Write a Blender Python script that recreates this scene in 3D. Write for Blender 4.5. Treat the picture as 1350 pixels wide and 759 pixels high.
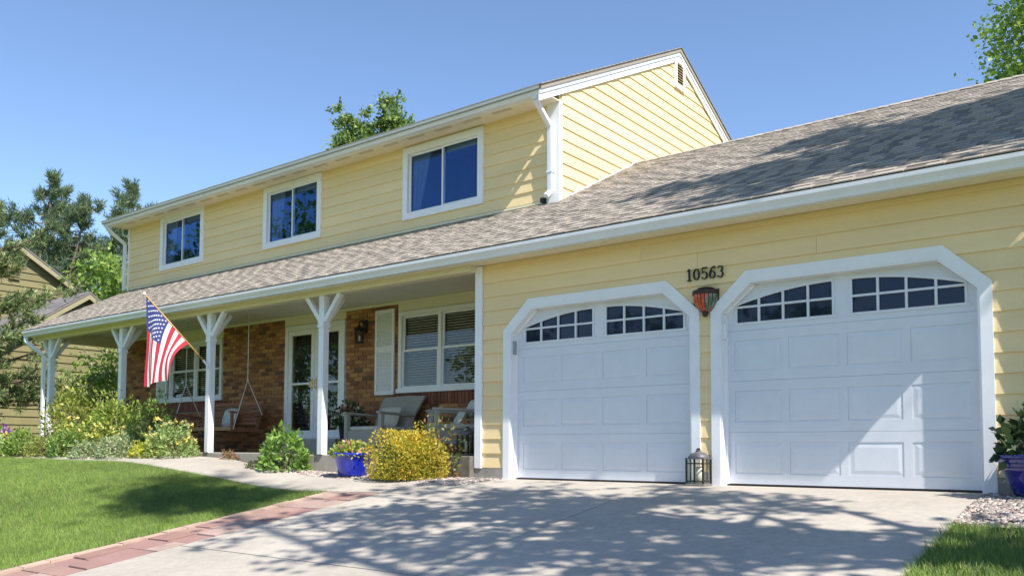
import bpy, math, random
import numpy as np
from mathutils import Vector, Matrix

for o in list(bpy.data.objects):
    bpy.data.objects.remove(o, do_unlink=True)
SC = bpy.context.scene
COL = SC.collection
R = math.radians
rng = np.random.default_rng(7)
random.seed(7)

# ------------------------------------------------------------------ camera
cam = bpy.data.cameras.new('camera')
camo = bpy.data.objects.new('camera', cam)
COL.objects.link(camo)
YAW, PITCH, ROLL = R(37.82), R(3.269), R(0.226)
F = Vector((-math.sin(YAW) * math.cos(PITCH), math.cos(YAW) * math.cos(PITCH), math.sin(PITCH)))
R0 = Vector((math.cos(YAW), math.sin(YAW), 0))
U0 = R0.cross(F)
RT = R0 * math.cos(ROLL) + U0 * math.sin(ROLL)
UP = U0 * math.cos(ROLL) - R0 * math.sin(ROLL)
m3 = Matrix((RT, UP, -F)).transposed()
CAM = Vector((0, -8.55, 0.36))
camo.matrix_world = Matrix.Translation(CAM) @ m3.to_4x4()
cam.sensor_width = 36
cam.lens = 36 * 1147.8 / 1350
cam.shift_y = (527.6 - 379.5) / 1350
cam.clip_start = 0.1
cam.clip_end = 3000
SC.camera = camo

# ------------------------------------------------------------------ light
SUN = Vector((0.80, -0.215, 1.0)).normalized()
w = bpy.data.worlds.new('World')
SC.world = w
w.use_nodes = True
nt = w.node_tree
sky = nt.nodes.new('ShaderNodeTexSky')
sky.sky_type = 'NISHITA'
sky.sun_disc = False
sky.sun_elevation = math.asin(SUN.z)
sky.sun_rotation = math.atan2(SUN.x, SUN.y)
sky.altitude = 1600
sky.air_density = 1.0
sky.dust_density = 0.1
sky.ozone_density = 2.8
bg = nt.nodes['Background']
bg.inputs['Strength'].default_value = 0.142
nt.links.new(sky.outputs['Color'], bg.inputs['Color'])
sl = bpy.data.lights.new('sun', 'SUN')
sl.energy = 5.0
sl.angle = R(0.5)
sl.color = (1.0, 0.95, 0.87)
so = bpy.data.objects.new('sun', sl)
so.location = (20, -10, 30)
so.rotation_euler = SUN.to_track_quat('Z', 'Y').to_euler()
COL.objects.link(so)
vs = SC.view_settings
vs.view_transform = 'Standard'
vs.look = 'None'
vs.gamma = 1
vs.use_curve_mapping = False
vs.exposure = 0.75
SC.cycles.max_bounces = 8
SC.cycles.transparent_max_bounces = 12
SC.cycles.caustics_reflective = False
SC.cycles.caustics_refractive = False

# ------------------------------------------------------------------ materials
MATS = {}


def mat(name, col, rough=0.6, var=0.0, noise=None, bump=None, spec=0.5, metal=0.0, trans=0.0,
        ramp=None, coat=0.0, stretch=None, noise2=None, upn=0.0):
    """colour x (fine noise) x (per piece variation); ramp = palette picked per piece"""
    if name in MATS:
        return MATS[name]
    m = bpy.data.materials.new(name)
    m.use_nodes = True
    t = m.node_tree
    N, L = t.nodes, t.links
    b = N['Principled BSDF']
    b.inputs['Roughness'].default_value = rough
    b.inputs['Specular IOR Level'].default_value = spec
    b.inputs['Metallic'].default_value = metal
    b.inputs['Coat Weight'].default_value = coat
    geo = N.new('ShaderNodeNewGeometry')
    vec = geo.outputs['Position']
    if stretch:
        mp = N.new('ShaderNodeMapping')
        mp.inputs['Scale'].default_value = stretch
        L.new(vec, mp.inputs['Vector'])
        vec = mp.outputs['Vector']
    rnd = None
    if var or ramp:
        oi = N.new('ShaderNodeObjectInfo')
        a = N.new('ShaderNodeMath')
        a.operation = 'ADD'
        L.new(oi.outputs['Random'], a.inputs[0])
        L.new(geo.outputs['Random Per Island'], a.inputs[1])
        fr = N.new('ShaderNodeMath')
        fr.operation = 'FRACT'
        L.new(a.outputs[0], fr.inputs[0])
        rnd = fr.outputs[0]
    if ramp:
        cr = N.new('ShaderNodeValToRGB')
        cr.color_ramp.interpolation = 'CONSTANT' if len(ramp) > 4 else 'LINEAR'
        els = cr.color_ramp.elements
        while len(els) < len(ramp):
            els.new(0.5)
        for i, c in enumerate(ramp):
            els[i].position = i / (len(ramp) if len(ramp) > 4 else max(1, len(ramp) - 1))
            els[i].color = (*c, 1)
        L.new(rnd, cr.inputs[0])
        csock = cr.outputs[0]
    else:
        rgb = N.new('ShaderNodeRGB')
        rgb.outputs[0].default_value = (*col, 1)
        csock = rgb.outputs[0]
    val = None

    def mul(sock, amt, v):
        q = N.new('ShaderNodeMapRange')
        q.inputs['From Min'].default_value = 0
        q.inputs['From Max'].default_value = 1
        q.inputs['To Min'].default_value = 1 - amt
        q.inputs['To Max'].default_value = 1 + amt
        L.new(sock, q.inputs['Value'])
        if v is None:
            return q.outputs[0]
        k = N.new('ShaderNodeMath')
        k.operation = 'MULTIPLY'
        L.new(q.outputs[0], k.inputs[0])
        L.new(v, k.inputs[1])
        return k.outputs[0]
    if var:
        val = mul(rnd, var, val)
    for nz in (noise, noise2):
        if nz:
            n = N.new('ShaderNodeTexNoise')
            n.inputs['Scale'].default_value = nz[0]
            n.inputs['Detail'].default_value = 6
            n.inputs['Roughness'].default_value = 0.65
            L.new(vec, n.inputs['Vector'])
            st = N.new('ShaderNodeMapRange')
            st.inputs['From Min'].default_value = 0.3
            st.inputs['From Max'].default_value = 0.7
            L.new(n.outputs['Fac'], st.inputs['Value'])
            val = mul(st.outputs[0], nz[1], val)
    if val is not None:
        hs = N.new('ShaderNodeHueSaturation')
        L.new(csock, hs.inputs['Color'])
        L.new(val, hs.inputs['Value'])
        csock = hs.outputs[0]
    L.new(csock, b.inputs['Base Color'])
    if bump:
        n = N.new('ShaderNodeTexNoise')
        n.inputs['Scale'].default_value = bump[0]
        n.inputs['Detail'].default_value = 5
        L.new(vec, n.inputs['Vector'])
        bp = N.new('ShaderNodeBump')
        bp.inputs['Strength'].default_value = bump[1]
        bp.inputs['Distance'].default_value = bump[2] if len(bump) > 2 else 0.01
        L.new(n.outputs['Fac'], bp.inputs['Height'])
        L.new(bp.outputs[0], b.inputs['Normal'])
    if upn:
        ad = N.new('ShaderNodeVectorMath')
        ad.operation = 'MULTIPLY_ADD'
        ad.inputs[1].default_value = (1 - upn,) * 3
        ad.inputs[2].default_value = (0, 0, upn)
        L.new(geo.outputs['Normal'], ad.inputs[0])
        nn = N.new('ShaderNodeVectorMath')
        nn.operation = 'NORMALIZE'
        L.new(ad.outputs[0], nn.inputs[0])
        L.new(nn.outputs[0], b.inputs['Normal'])
    if trans:
        tr = N.new('ShaderNodeBsdfTranslucent')
        L.new(csock, tr.inputs['Color'])
        mx = N.new('ShaderNodeMixShader')
        mx.inputs[0].default_value = trans
        out = N['Material Output']
        L.new(b.outputs[0], mx.inputs[1])
        L.new(tr.outputs[0], mx.inputs[2])
        L.new(mx.outputs[0], out.inputs['Surface'])
    MATS[name] = m
    return m


def glass(name, tint=(0.75, 0.8, 0.82), ior=1.7, gain=1.5, gcol=(.92, .96, 1)):
    m = bpy.data.materials.new(name)
    m.use_nodes = True
    t = m.node_tree
    N, L = t.nodes, t.links
    N.remove(N['Principled BSDF'])
    tr = N.new('ShaderNodeBsdfTransparent')
    tr.inputs[0].default_value = (*tint, 1)
    gl = N.new('ShaderNodeBsdfGlossy')
    gl.inputs['Roughness'].default_value = 0.015
    gl.inputs['Color'].default_value = (*gcol, 1)
    fr = N.new('ShaderNodeFresnel')
    fr.inputs['IOR'].default_value = ior
    k = N.new('ShaderNodeMath')
    k.operation = 'MULTIPLY'
    k.inputs[1].default_value = gain
    k.use_clamp = True
    L.new(fr.outputs[0], k.inputs[0])
    nz = N.new('ShaderNodeTexNoise')
    nz.inputs['Scale'].default_value = 1.2
    bp = N.new('ShaderNodeBump')
    bp.inputs['Strength'].default_value = 0.06
    bp.inputs['Distance'].default_value = 0.02
    geo = N.new('ShaderNodeNewGeometry')
    L.new(geo.outputs['Position'], nz.inputs['Vector'])
    L.new(nz.outputs['Fac'], bp.inputs['Height'])
    L.new(bp.outputs[0], gl.inputs['Normal'])
    mx = N.new('ShaderNodeMixShader')
    fb = N.new('ShaderNodeMath')
    fb.operation = 'SUBTRACT'
    fb.inputs[0].default_value = 1
    L.new(geo.outputs['Backfacing'], fb.inputs[1])
    kb = N.new('ShaderNodeMath')
    kb.operation = 'MULTIPLY'
    L.new(k.outputs[0], kb.inputs[0])
    L.new(fb.outputs[0], kb.inputs[1])
    L.new(kb.outputs[0], mx.inputs[0])
    L.new(tr.outputs[0], mx.inputs[1])
    L.new(gl.outputs[0], mx.inputs[2])
    L.new(mx.outputs[0], N['Material Output'].inputs['Surface'])
    return m


YELLOW = mat('yellow_paint', (0.80, 0.615, 0.335), 0.55, var=0.035, noise=(1.1, 0.07), noise2=(60, 0.03), bump=(90, 0.15), stretch=(0.35, 0.35, 2.5))
WHITE = mat('white_paint', (0.80, 0.80, 0.83), 0.45, noise=(5, 0.04), bump=(60, 0.06))
DOORW = mat('white_door_paint', (0.66, 0.68, 0.74), 0.38, noise=(4, 0.035), bump=(35, 0.05))
CREAM = mat('cream_paint', (0.76, 0.70, 0.52), 0.55, noise=(4, 0.05))
SOFFIT = mat('soffit_paint', (0.80, 0.71, 0.56), 0.6, noise=(5, 0.05))
CEIL = mat('porch_ceiling_paint', (0.74, 0.72, 0.64), 0.6, noise=(3, 0.05))
GUTTER = mat('gutter_enamel', (0.74, 0.74, 0.79), 0.35, noise=(3, 0.05))
SHINGLE = mat('shingle_grit', (0.2, 0.18, 0.16), 0.9, var=0.05, noise=(45, 0.12), noise2=(1.2, 0.07), bump=(260, 0.5, 0.004),
              ramp=[(.30, .26, .22), (.36, .315, .265), (.33, .285, .24), (.345, .30, .255), (.29, .25, .215), (.38, .33, .28), (.32, .28, .235)])
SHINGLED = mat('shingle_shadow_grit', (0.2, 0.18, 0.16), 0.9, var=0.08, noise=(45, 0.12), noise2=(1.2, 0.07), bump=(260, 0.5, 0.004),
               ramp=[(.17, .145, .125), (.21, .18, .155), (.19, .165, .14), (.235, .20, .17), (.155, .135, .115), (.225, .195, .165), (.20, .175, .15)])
BRICK = mat('brick_clay', (0.3, 0.15, 0.08), 0.85, var=0.15, noise=(45, 0.22), bump=(160, 0.5, 0.004),
            ramp=[(.30, .125, .05), (.40, .19, .07), (.34, .15, .06), (.16, .075, .042), (.44, .225, .085), (.37, .165, .065), (.24, .095, .045), (.40, .18, .07), (.31, .135, .06)])
REDBRICK = mat('red_brick_clay', (0.21, 0.075, 0.045), 0.85, var=0.25, noise=(40, 0.2), bump=(160, 0.5, 0.004))
MORTAR = mat('mortar', (0.27, 0.215, 0.155), 0.95, noise=(50, 0.2), bump=(120, 0.4))
CONC = mat('concrete', (0.385, 0.345, 0.295), 0.88, var=0.04, noise=(0.7, 0.13), noise2=(14, 0.11), bump=(110, 0.35, 0.004))
CONCD = mat('foundation_concrete', (0.30, 0.28, 0.245), 0.9, noise=(3, 0.2), noise2=(40, 0.1), bump=(50, 0.4))
PAVER = mat('pink_paver', (0.4, 0.25, 0.2), 0.9, var=0.14, noise=(3, 0.14), noise2=(60, 0.12), bump=(90, 0.5, 0.006),
            ramp=[(.34, .215, .175), (.29, .165, .135), (.37, .26, .215), (.31, .19, .155), (.26, .15, .13), (.34, .235, .20)])
PAVEREDGE = mat('edge_paver', (0.43, 0.30, 0.23), 0.9, var=0.12, noise=(6, 0.14), noise2=(60, 0.1), bump=(90, 0.5, 0.006))
SAND = mat('joint_sand', (0.13, 0.09, 0.065), 0.95, noise=(30, 0.3))
LAWN = mat('lawn_soil', (0.15, 0.21, 0.045), 0.95, noise=(6, 0.3), noise2=(60, 0.3))
BLADE = mat('grass_blade', (0.12, 0.2, 0.03), 0.55, var=0.3, noise=(0.9, 0.20), noise2=(5, 0.20), trans=0.3, upn=.6,
            ramp=[(.14, .255, .03), (.19, .30, .04), (.12, .225, .03), (.22, .31, .06), (.16, .27, .035), (.28, .32, .10)])
SOIL = mat('bark_mulch', (0.10, 0.065, 0.04), 0.95, noise=(30, 0.4), bump=(60, 0.8, 0.02))
ASPH = mat('asphalt', (0.05, 0.05, 0.052), 0.9, noise=(40, 0.2))
BARK = mat('tree_bark', (0.16, 0.12, 0.085), 0.9, noise=(14, 0.3), bump=(30, 0.7, 0.02), stretch=(1, 1, 0.3))
PALEBARK = mat('pale_bark', (0.36, 0.33, 0.27), 0.85, noise=(14, 0.3), bump=(30, 0.4, 0.01))
STONE = mat('river_pebbles', (0.4, 0.36, 0.33), 0.85, var=0.2, noise=(40, 0.15),
            ramp=[(.38, .33, .29), (.25, .20, .18), (.45, .41, .38), (.31, .23, .20), (.17, .15, .14), (.40, .34, .29)])
BLACK = mat('black_metal', (0.018, 0.018, 0.02), 0.45, noise=(30, 0.2), metal=0.3)
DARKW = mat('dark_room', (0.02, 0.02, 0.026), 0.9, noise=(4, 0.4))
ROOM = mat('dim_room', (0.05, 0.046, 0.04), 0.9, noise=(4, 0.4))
BLIND = mat('blind_slats', (0.62, 0.60, 0.54), 0.6, noise=(9, 0.06))
CURTAIN = mat('curtain_cloth', (0.20, 0.22, 0.25), 0.9, noise=(9, 0.12))
SHADE = mat('roller_shade', (0.3, 0.33, 0.36), 0.8, noise=(5, 0.05))
WICKER = mat('grey_wicker', (0.36, 0.33, 0.29), 0.75, noise=(70, 0.2), bump=(110, 0.9, 0.008), stretch=(1, 1, 2))
WICKERD = mat('dark_wicker', (0.17, 0.155, 0.14), 0.75, noise=(70, 0.2), bump=(110, 0.9, 0.008), stretch=(1, 1, 2))
CUSH = mat('beige_cushion', (0.52, 0.48, 0.41), 0.9, noise=(40, 0.08), bump=(150, 0.3))
PILLOW = mat('pillow_cloth', (0.55, 0.58, 0.55), 0.9, noise=(14, 0.28), bump=(120, 0.3))
SWINGW = mat('stained_wood', (0.25, 0.105, 0.05), 0.55, var=0.18, noise=(12, 0.25), bump=(40, 0.2), stretch=(0.3, 3, 3))
ROPE = mat('swing_chain_metal', (0.62, 0.60, 0.56), 0.5, metal=0.2, noise=(60, 0.1))
BLUE = mat('blue_glaze', (0.012, 0.028, 0.42), 0.16, noise=(5, 0.2), noise2=(30, 0.1), coat=0.6)
NAVY = mat('navy_glaze', (0.012, 0.018, 0.20), 0.16, noise=(5, 0.3), coat=0.6)
POTBLK = mat('black_glaze', (0.02, 0.02, 0.026), 0.3, noise=(8, 0.3))
TERRA = mat('terracotta', (0.34, 0.14, 0.06), 0.8, noise=(14, 0.2))
POLEW = mat('varnished_pole', (0.45, 0.27, 0.10), 0.4, noise=(20, 0.12))
BRASS = mat('brass', (0.55, 0.38, 0.13), 0.3, metal=0.9, noise=(20, 0.05))
FRED = mat('flag_red', (0.50, 0.03, 0.06), 0.8, noise=(30, 0.06), trans=0.3)
FWHT = mat('flag_white', (0.80, 0.78, 0.78), 0.8, noise=(30, 0.04), trans=0.3)
FBLU = mat('flag_blue', (0.035, 0.05, 0.20), 0.8, noise=(30, 0.06), trans=0.2)
NEIGHB = mat('olive_paint', (0.185, 0.16, 0.07), 0.7, var=0.06, noise=(3, 0.08))
NEIGHT = mat('tan_trim', (0.30, 0.26, 0.16), 0.7, noise=(3, 0.06))
NROOF = mat('neighbour_shingle', (0.2, 0.18, 0.18), 0.9, var=0.2, noise=(14, 0.25))
PANEG = glass('window_glass', tint=(.92, .93, .92), ior=1.55, gain=1.2)
PANEU = glass('upper_glass', tint=(0.80, 0.86, 0.95), ior=1.75, gain=2.0, gcol=(.26, .50, 1))
LAMPG = glass('lamp_glass', tint=(0.93, 0.93, 0.9), ior=1.4, gain=1.0)
WAX = mat('candle_wax', (0.75, 0.74, 0.68), 0.5, noise=(5, 0.04))


def leafmat(name, cols, trans=0.4, var=0.25, rough=0.5):
    return mat(name, cols[0], rough, var=var, trans=trans, ramp=cols, noise=(1.5, 0.12))


PINEL = leafmat('pine_needles', [(.09, .16, .09), (.13, .20, .09), (.18, .235, .095), (.10, .17, .11), (.21, .24, .10)], 0.4)
PINEN = leafmat('near_pine_needles', [(0.109, 0.182, 0.063), (0.182, 0.274, 0.092), (0.292, 0.328, 0.128), (0.092, 0.155, 0.063), (0.365, 0.383, 0.163)], 0.25)
LEAFA = leafmat('maple_leaves', [(0.149, 0.270, 0.047), (0.216, 0.338, 0.068), (0.121, 0.216, 0.054), (0.297, 0.405, 0.081), (0.176, 0.284, 0.081)])
LEAFB = leafmat('bright_leaves', [(0.195, 0.325, 0.052), (0.273, 0.403, 0.065), (0.143, 0.260, 0.046), (0.351, 0.442, 0.098), (0.221, 0.338, 0.065)])
LEAFD = leafmat('dark_leaves', [(.03, .065, .02), (.05, .09, .03), (.035, .075, .025), (.07, .11, .04), (.045, .08, .03)], 0.25)
LEAFAP = leafmat('apple_green_leaves', [(0.184, 0.345, 0.057), (0.241, 0.402, 0.081), (0.149, 0.287, 0.052), (0.299, 0.437, 0.103), (0.207, 0.345, 0.069)])
SPIREA = leafmat('golden_leaves', [(.56, .46, .045), (.62, .53, .06), (.44, .44, .05), (.58, .40, .04), (.38, .42, .05), (.64, .56, .08), (.54, .31, .03)], 0.35)
SHRUBL = leafmat('shrub_leaves', [(0.247, 0.351, 0.052), (0.364, 0.442, 0.078), (0.182, 0.286, 0.046), (0.442, 0.494, 0.117), (0.286, 0.351, 0.065)])
SAGE = leafmat('sage_leaves', [(0.310, 0.380, 0.196), (0.380, 0.448, 0.241), (0.265, 0.333, 0.149), (0.437, 0.483, 0.299), (0.333, 0.402, 0.172)], 0.3)
LIME = leafmat('lime_leaves', [(0.504, 0.516, 0.048), (0.600, 0.588, 0.072), (0.432, 0.468, 0.060), (0.552, 0.504, 0.060), (0.396, 0.444, 0.072)], 0.35)
COLUMB = leafmat('columbine_leaves', [(0.300, 0.408, 0.132), (0.372, 0.480, 0.180), (0.240, 0.348, 0.096), (0.432, 0.516, 0.216), (0.324, 0.420, 0.144)], 0.35)
PETALY = leafmat('yellow_petals', [(.72, .60, .12), (.78, .68, .25), (.70, .54, .10), (.80, .72, .36), (.74, .60, .18)], 0.3, 0.1)
PETALP = leafmat('pink_petals', [(.65, .25, .20), (.72, .35, .25), (.60, .16, .15), (.75, .45, .38), (.68, .3, .2)], 0.3, 0.1)
PETALW = leafmat('white_petals', [(.78, .76, .72), (.72, .70, .66), (.8, .78, .76), (.66, .6, .56), (.76, .5, .44)], 0.3, 0.1)
PETALV = leafmat('violet_petals', [(.35, .12, .42), (.42, .17, .5), (.3, .1, .36), (.46, .2, .5), (.38, .14, .44)], 0.3, 0.1)

# ------------------------------------------------------------------ mesh helpers
ORG = {}


class MB:
    def __init__(s):
        s.v, s.f, s.mi = [], [], []

    def add(s, vs, fs, mi=0):
        n = len(s.v)
        s.v.extend([tuple(p) for p in vs])
        s.f.extend([tuple(i + n for i in f) for f in fs])
        s.mi.extend([mi] * len(fs))
        return s

    def box(s, x0, x1, y0, y1, z0, z1, mi=0):
        return s.add([(x0, y0, z0), (x1, y0, z0), (x1, y1, z0), (x0, y1, z0), (x0, y0, z1), (x1, y0, z1), (x1, y1, z1), (x0, y1, z1)],
                     [(0, 3, 2, 1), (4, 5, 6, 7), (0, 1, 5, 4), (1, 2, 6, 5), (2, 3, 7, 6), (3, 0, 4, 7)], mi)

    def hexa(s, p8, mi=0):
        return s.add(p8, [(0, 3, 2, 1), (4, 5, 6, 7), (0, 1, 5, 4), (1, 2, 6, 5), (2, 3, 7, 6), (3, 0, 4, 7)], mi)

    def beam(s, p, q, a, b, up=(0, 0, 1), mi=0, a2=None, b2=None):
        p, q = Vector(p), Vector(q)
        d = (q - p).normalized()
        up = Vector(up)
        if abs(d.dot(up.normalized())) > .98:
            up = Vector((0, 1, 0))
        x = d.cross(up).normalized()
        z = x.cross(d).normalized()
        vs = []
        for c, w_, h_ in ((p, a, b), (q, a2 or a, b2 or b)):
            for sx, sz in ((-1, -1), (1, -1), (1, 1), (-1, 1)):
                vs.append(c + x * sx * w_ / 2 + z * sz * h_ / 2)
        return s.add(vs, [(0, 3, 2, 1), (4, 5, 6, 7), (0, 1, 5, 4), (1, 2, 6, 5), (2, 3, 7, 6), (3, 0, 4, 7)], mi)

    def prism(s, poly, axis, a0, a1, mi=0):
        """poly: 2D points; axis 'x': (y,z), 'y': (x,z), 'z': (x,y)"""
        def P(u, v, a):
            return {'x': (a, u, v), 'y': (u, a, v), 'z': (u, v, a)}[axis]
        n = len(poly)
        vs = [P(u, v, a0) for u, v in poly] + [P(u, v, a1) for u, v in poly]
        fs = [tuple(range(n))[::-1], tuple(range(n, 2 * n))] + [(i, (i + 1) % n, n + (i + 1) % n, n + i) for i in range(n)]
        return s.add(vs, fs, mi)

    def tube(s, pts, rad, n=6, mi=0, cap=True):
        pts = [Vector(p) for p in pts]
        if not hasattr(rad, '__len__'):
            rad = [rad] * len(pts)
        vs, fs = [], []
        ref = Vector((0.3, 0.5, 0.81))
        for i, p in enumerate(pts):
            d = (pts[min(i + 1, len(pts) - 1)] - pts[max(i - 1, 0)]).normalized()
            x = d.cross(ref)
            if x.length < .05:
                x = d.cross(Vector((1, 0, 0)))
            x.normalize()
            y = d.cross(x)
            for k in range(n):
                a = 2 * math.pi * k / n
                vs.append(p + (x * math.cos(a) + y * math.sin(a)) * rad[i])
        for i in range(len(pts) - 1):
            for k in range(n):
                fs.append((i * n + k, i * n + (k + 1) % n, (i + 1) * n + (k + 1) % n, (i + 1) * n + k))
        if cap:
            fs.append(tuple(range(n))[::-1])
            fs.append(tuple(range((len(pts) - 1) * n, len(pts) * n)))
        return s.add(vs, fs, mi)

    def lathe(s, c, prof, n=28, mi=0, sx=1, sy=1):
        vs, fs = [], []
        for r, z in prof:
            for k in range(n):
                a = 2 * math.pi * k / n
                vs.append((c[0] + r * math.cos(a) * sx, c[1] + r * math.sin(a) * sy, c[2] + z))
        for i in range(len(prof) - 1):
            for k in range(n):
                fs.append((i * n + k, i * n + (k + 1) % n, (i + 1) * n + (k + 1) % n, (i + 1) * n + k))
        return s.add(vs, fs, mi)

    def build(s, name, material, parent=None, smooth=False, bevel=0.0, kind=None, origin=None):
        me = bpy.data.meshes.new(name)
        o = bpy.data.objects.new(name, me)
        COL.objects.link(o)
        off = Vector((0, 0, 0))
        if parent is not None:
            off = ORG[parent.name]
            o.parent = parent
        elif origin is not None:
            off = Vector(origin)
            o.location = off
        loc = off.copy()
        if parent is not None and origin is not None:
            o.location = Vector(origin) - off
            loc = Vector(origin)
        ORG[o.name] = loc
        me.from_pydata([(x - loc.x, y - loc.y, z - loc.z) for x, y, z in s.v], [], s.f)
        for mm in (material if isinstance(material, (list, tuple)) else [material]):
            me.materials.append(mm)
        if any(s.mi):
            me.polygons.foreach_set('material_index', s.mi)
        if smooth:
            me.polygons.foreach_set('use_smooth', [True] * len(me.polygons))
        me.update()
        if bevel:
            bv = o.modifiers.new('bevel', 'BEVEL')
            bv.width = bevel
            bv.segments = 2
            bv.limit_method = 'ANGLE'
        if kind:
            o['kind'] = kind
        return o


def npmesh(name, verts, faces, material, parent=None, kind=None, origin=None, smooth=False):
    """verts (n,3), faces (m,k) numpy arrays"""
    me = bpy.data.meshes.new(name)
    o = bpy.data.objects.new(name, me)
    COL.objects.link(o)
    off = Vector((0, 0, 0))
    if parent is not None:
        off = ORG[parent.name]
        o.parent = parent
    elif origin is not None:
        off = Vector(origin)
        o.location = off
    ORG[o.name] = off
    v = np.asarray(verts, np.float32) - np.array(off, np.float32)
    f = np.asarray(faces, np.int32)
    m, k = f.shape
    me.vertices.add(len(v))
    me.vertices.foreach_set('co', v.ravel())
    me.loops.add(m * k)
    me.loops.foreach_set('vertex_index', f.ravel())
    me.polygons.add(m)
    me.polygons.foreach_set('loop_start', np.arange(0, m * k, k, dtype=np.int32))
    me.polygons.foreach_set('loop_total', np.full(m, k, np.int32))
    me.materials.append(material)
    me.update(calc_edges=True)
    if smooth:
        me.polygons.foreach_set('use_smooth', np.ones(m, bool))
    if kind:
        o['kind'] = kind
    return o


def thing(name, label, cat, loc, group=None):
    o = bpy.data.objects.new(name, None)
    COL.objects.link(o)
    o.location = loc
    o.empty_display_size = 0.2
    o['label'] = label
    o['category'] = cat
    if group:
        o['group'] = group
    ORG[o.name] = Vector(loc)
    return o


def sbox(name, m, parent, *b, bevel=0.0, kind=None):
    return MB().box(*b).build(name, m, parent, bevel=bevel, kind=kind)


# ------------------------------------------------------------------ terrain
def sstep(a, b, x):
    t = np.clip((x - a) / (b - a), 0, 1)
    return t * t * (3 - 2 * t)


def gz(x, y):
    x = np.asarray(x, float)
    y = np.asarray(y, float)
    t = np.clip(-y - 0.35, 0, 18)
    s = 0.155 * (t - 0.25 * (1 - np.exp(-t / 0.25)))
    rise = 0.25 * sstep(-9.2, -13.6, x) * sstep(-9, -3, y) if False else 0.25 * np.clip((-(x) - 9.2) / 4.4, 0, 1) ** 1.0
    rise = 0.25 * sstep(0, 1, np.clip((-x - 9.0) / 4.8, 0, 1)) * np.clip((y + 9) / 6, 0, 1)
    return -s + rise


def sheet(name, xs, ys, dz, m, kind='structure', thick=0.0, parent=None, mask=None):
    xs = np.asarray(xs, float)
    ys = np.asarray(ys, float)
    X, Y = np.meshgrid(xs, ys)
    Z = gz(X, Y) + dz
    n, k = X.shape
    v = np.stack([X.ravel(), Y.ravel(), Z.ravel()], 1)
    idx = np.arange(n * k).reshape(n, k)
    f = np.stack([idx[:-1, :-1].ravel(), idx[:-1, 1:].ravel(), idx[1:, 1:].ravel(), idx[1:, :-1].ravel()], 1)
    return npmesh(name, v, f, m, parent=parent, kind=kind if parent is None else None, smooth=True)


def slab_poly(name, poly, m, top=0.0, thick=0.12, parent=None, kind=None, sub=0.4):
    """flat slab following the terrain: convex 4-gon (x,y) subdivided in a grid"""
    (ax, ay), (bx, by), (cx, cy), (dx, dy) = poly
    L1 = max(math.hypot(bx - ax, by - ay), math.hypot(cx - dx, cy - dy))
    L2 = max(math.hypot(dx - ax, dy - ay), math.hypot(cx - bx, cy - by))
    n1, n2 = max(1, int(L1 / sub)), max(1, int(L2 / sub))
    vs, fs = [], []
    for j in range(n2 + 1):
        for i in range(n1 + 1):
            u, v = i / n1, j / n2
            x = (ax * (1 - u) + bx * u) * (1 - v) + (dx * (1 - u) + cx * u) * v
            y = (ay * (1 - u) + by * u) * (1 - v) + (dy * (1 - u) + cy * u) * v
            vs.append((x, y, float(gz(x, y)) + top))
    nn = len(vs)
    W_ = n1 + 1
    for j in range(n2):
        for i in range(n1):
            fs.append((j * W_ + i, j * W_ + i + 1, (j + 1) * W_ + i + 1, (j + 1) * W_ + i))
    rim = [i for i in range(W_)] + [j * W_ + n1 for j in range(1, n2 + 1)] + [n2 * W_ + i for i in range(n1 - 1, -1, -1)] + [j * W_ for j in range(n2 - 1, 0, -1)]
    for r_ in rim:
        x, y, z = vs[r_]
        vs.append((x, y, z - thick))
    k = len(rim)
    for i in range(k):
        fs.append((rim[(i + 1) % k], rim[i], nn + i, nn + (i + 1) % k))
    mb = MB()
    mb.add(vs, fs)
    return mb.build(name, m, parent, kind=kind, bevel=0.0)


def dense(a, b, lo, hi, st):
    return sorted(set([a, b] + [round(x, 3) for x in np.arange(lo, hi + 1e-6, st)] + list(np.linspace(a, lo, 12)) + list(np.linspace(hi, b, 12))))


sheet('ground', dense(-420, 420, -34, 4, 0.6), dense(-420, 420, -18, 6, 0.3), -0.05, LAWN)

# driveway of cast slabs with joints
drive = MB().box(-7.44, -1.33, -0.3, -0.1, -0.3, -0.2).build('driveway', CONC)
drive['kind'] = 'structure'
ys = [0.145, -4.02, -8.2, -12.4, -16.0]
xs = [-7.40, -4.37, -1.35]
for i in range(2):
    for j in range(4):
        g = 0.009
        slab_poly('driveway_slab', [(xs[i] + g, ys[j + 1] + g), (xs[i + 1] - g, ys[j + 1] + g), (xs[i + 1] - g, ys[j] - g), (xs[i] + g, ys[j] - g)], CONC, 0.0, 0.14, parent=drive)

mbk = MB()
rck = random.Random(8)
xk, yk = -5.15, -2.35
for q in range(22):
    x2, y2 = xk + rck.uniform(.035, .07), yk + rck.uniform(-.02, .035)
    z1_, z2_ = float(gz(xk, yk)) + .0025, float(gz(x2, y2)) + .0025
    wk = .0022 * (1 - abs(q - 11) / 14)
    mbk.add([(xk, yk - wk, z1_), (x2, y2 - wk, z2_), (x2, y2 + wk, z2_), (xk, yk + wk, z1_)], [(0, 1, 2, 3)])
    xk, yk = x2, y2
mbk.build('hairline_crack', SAND, drive)

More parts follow.
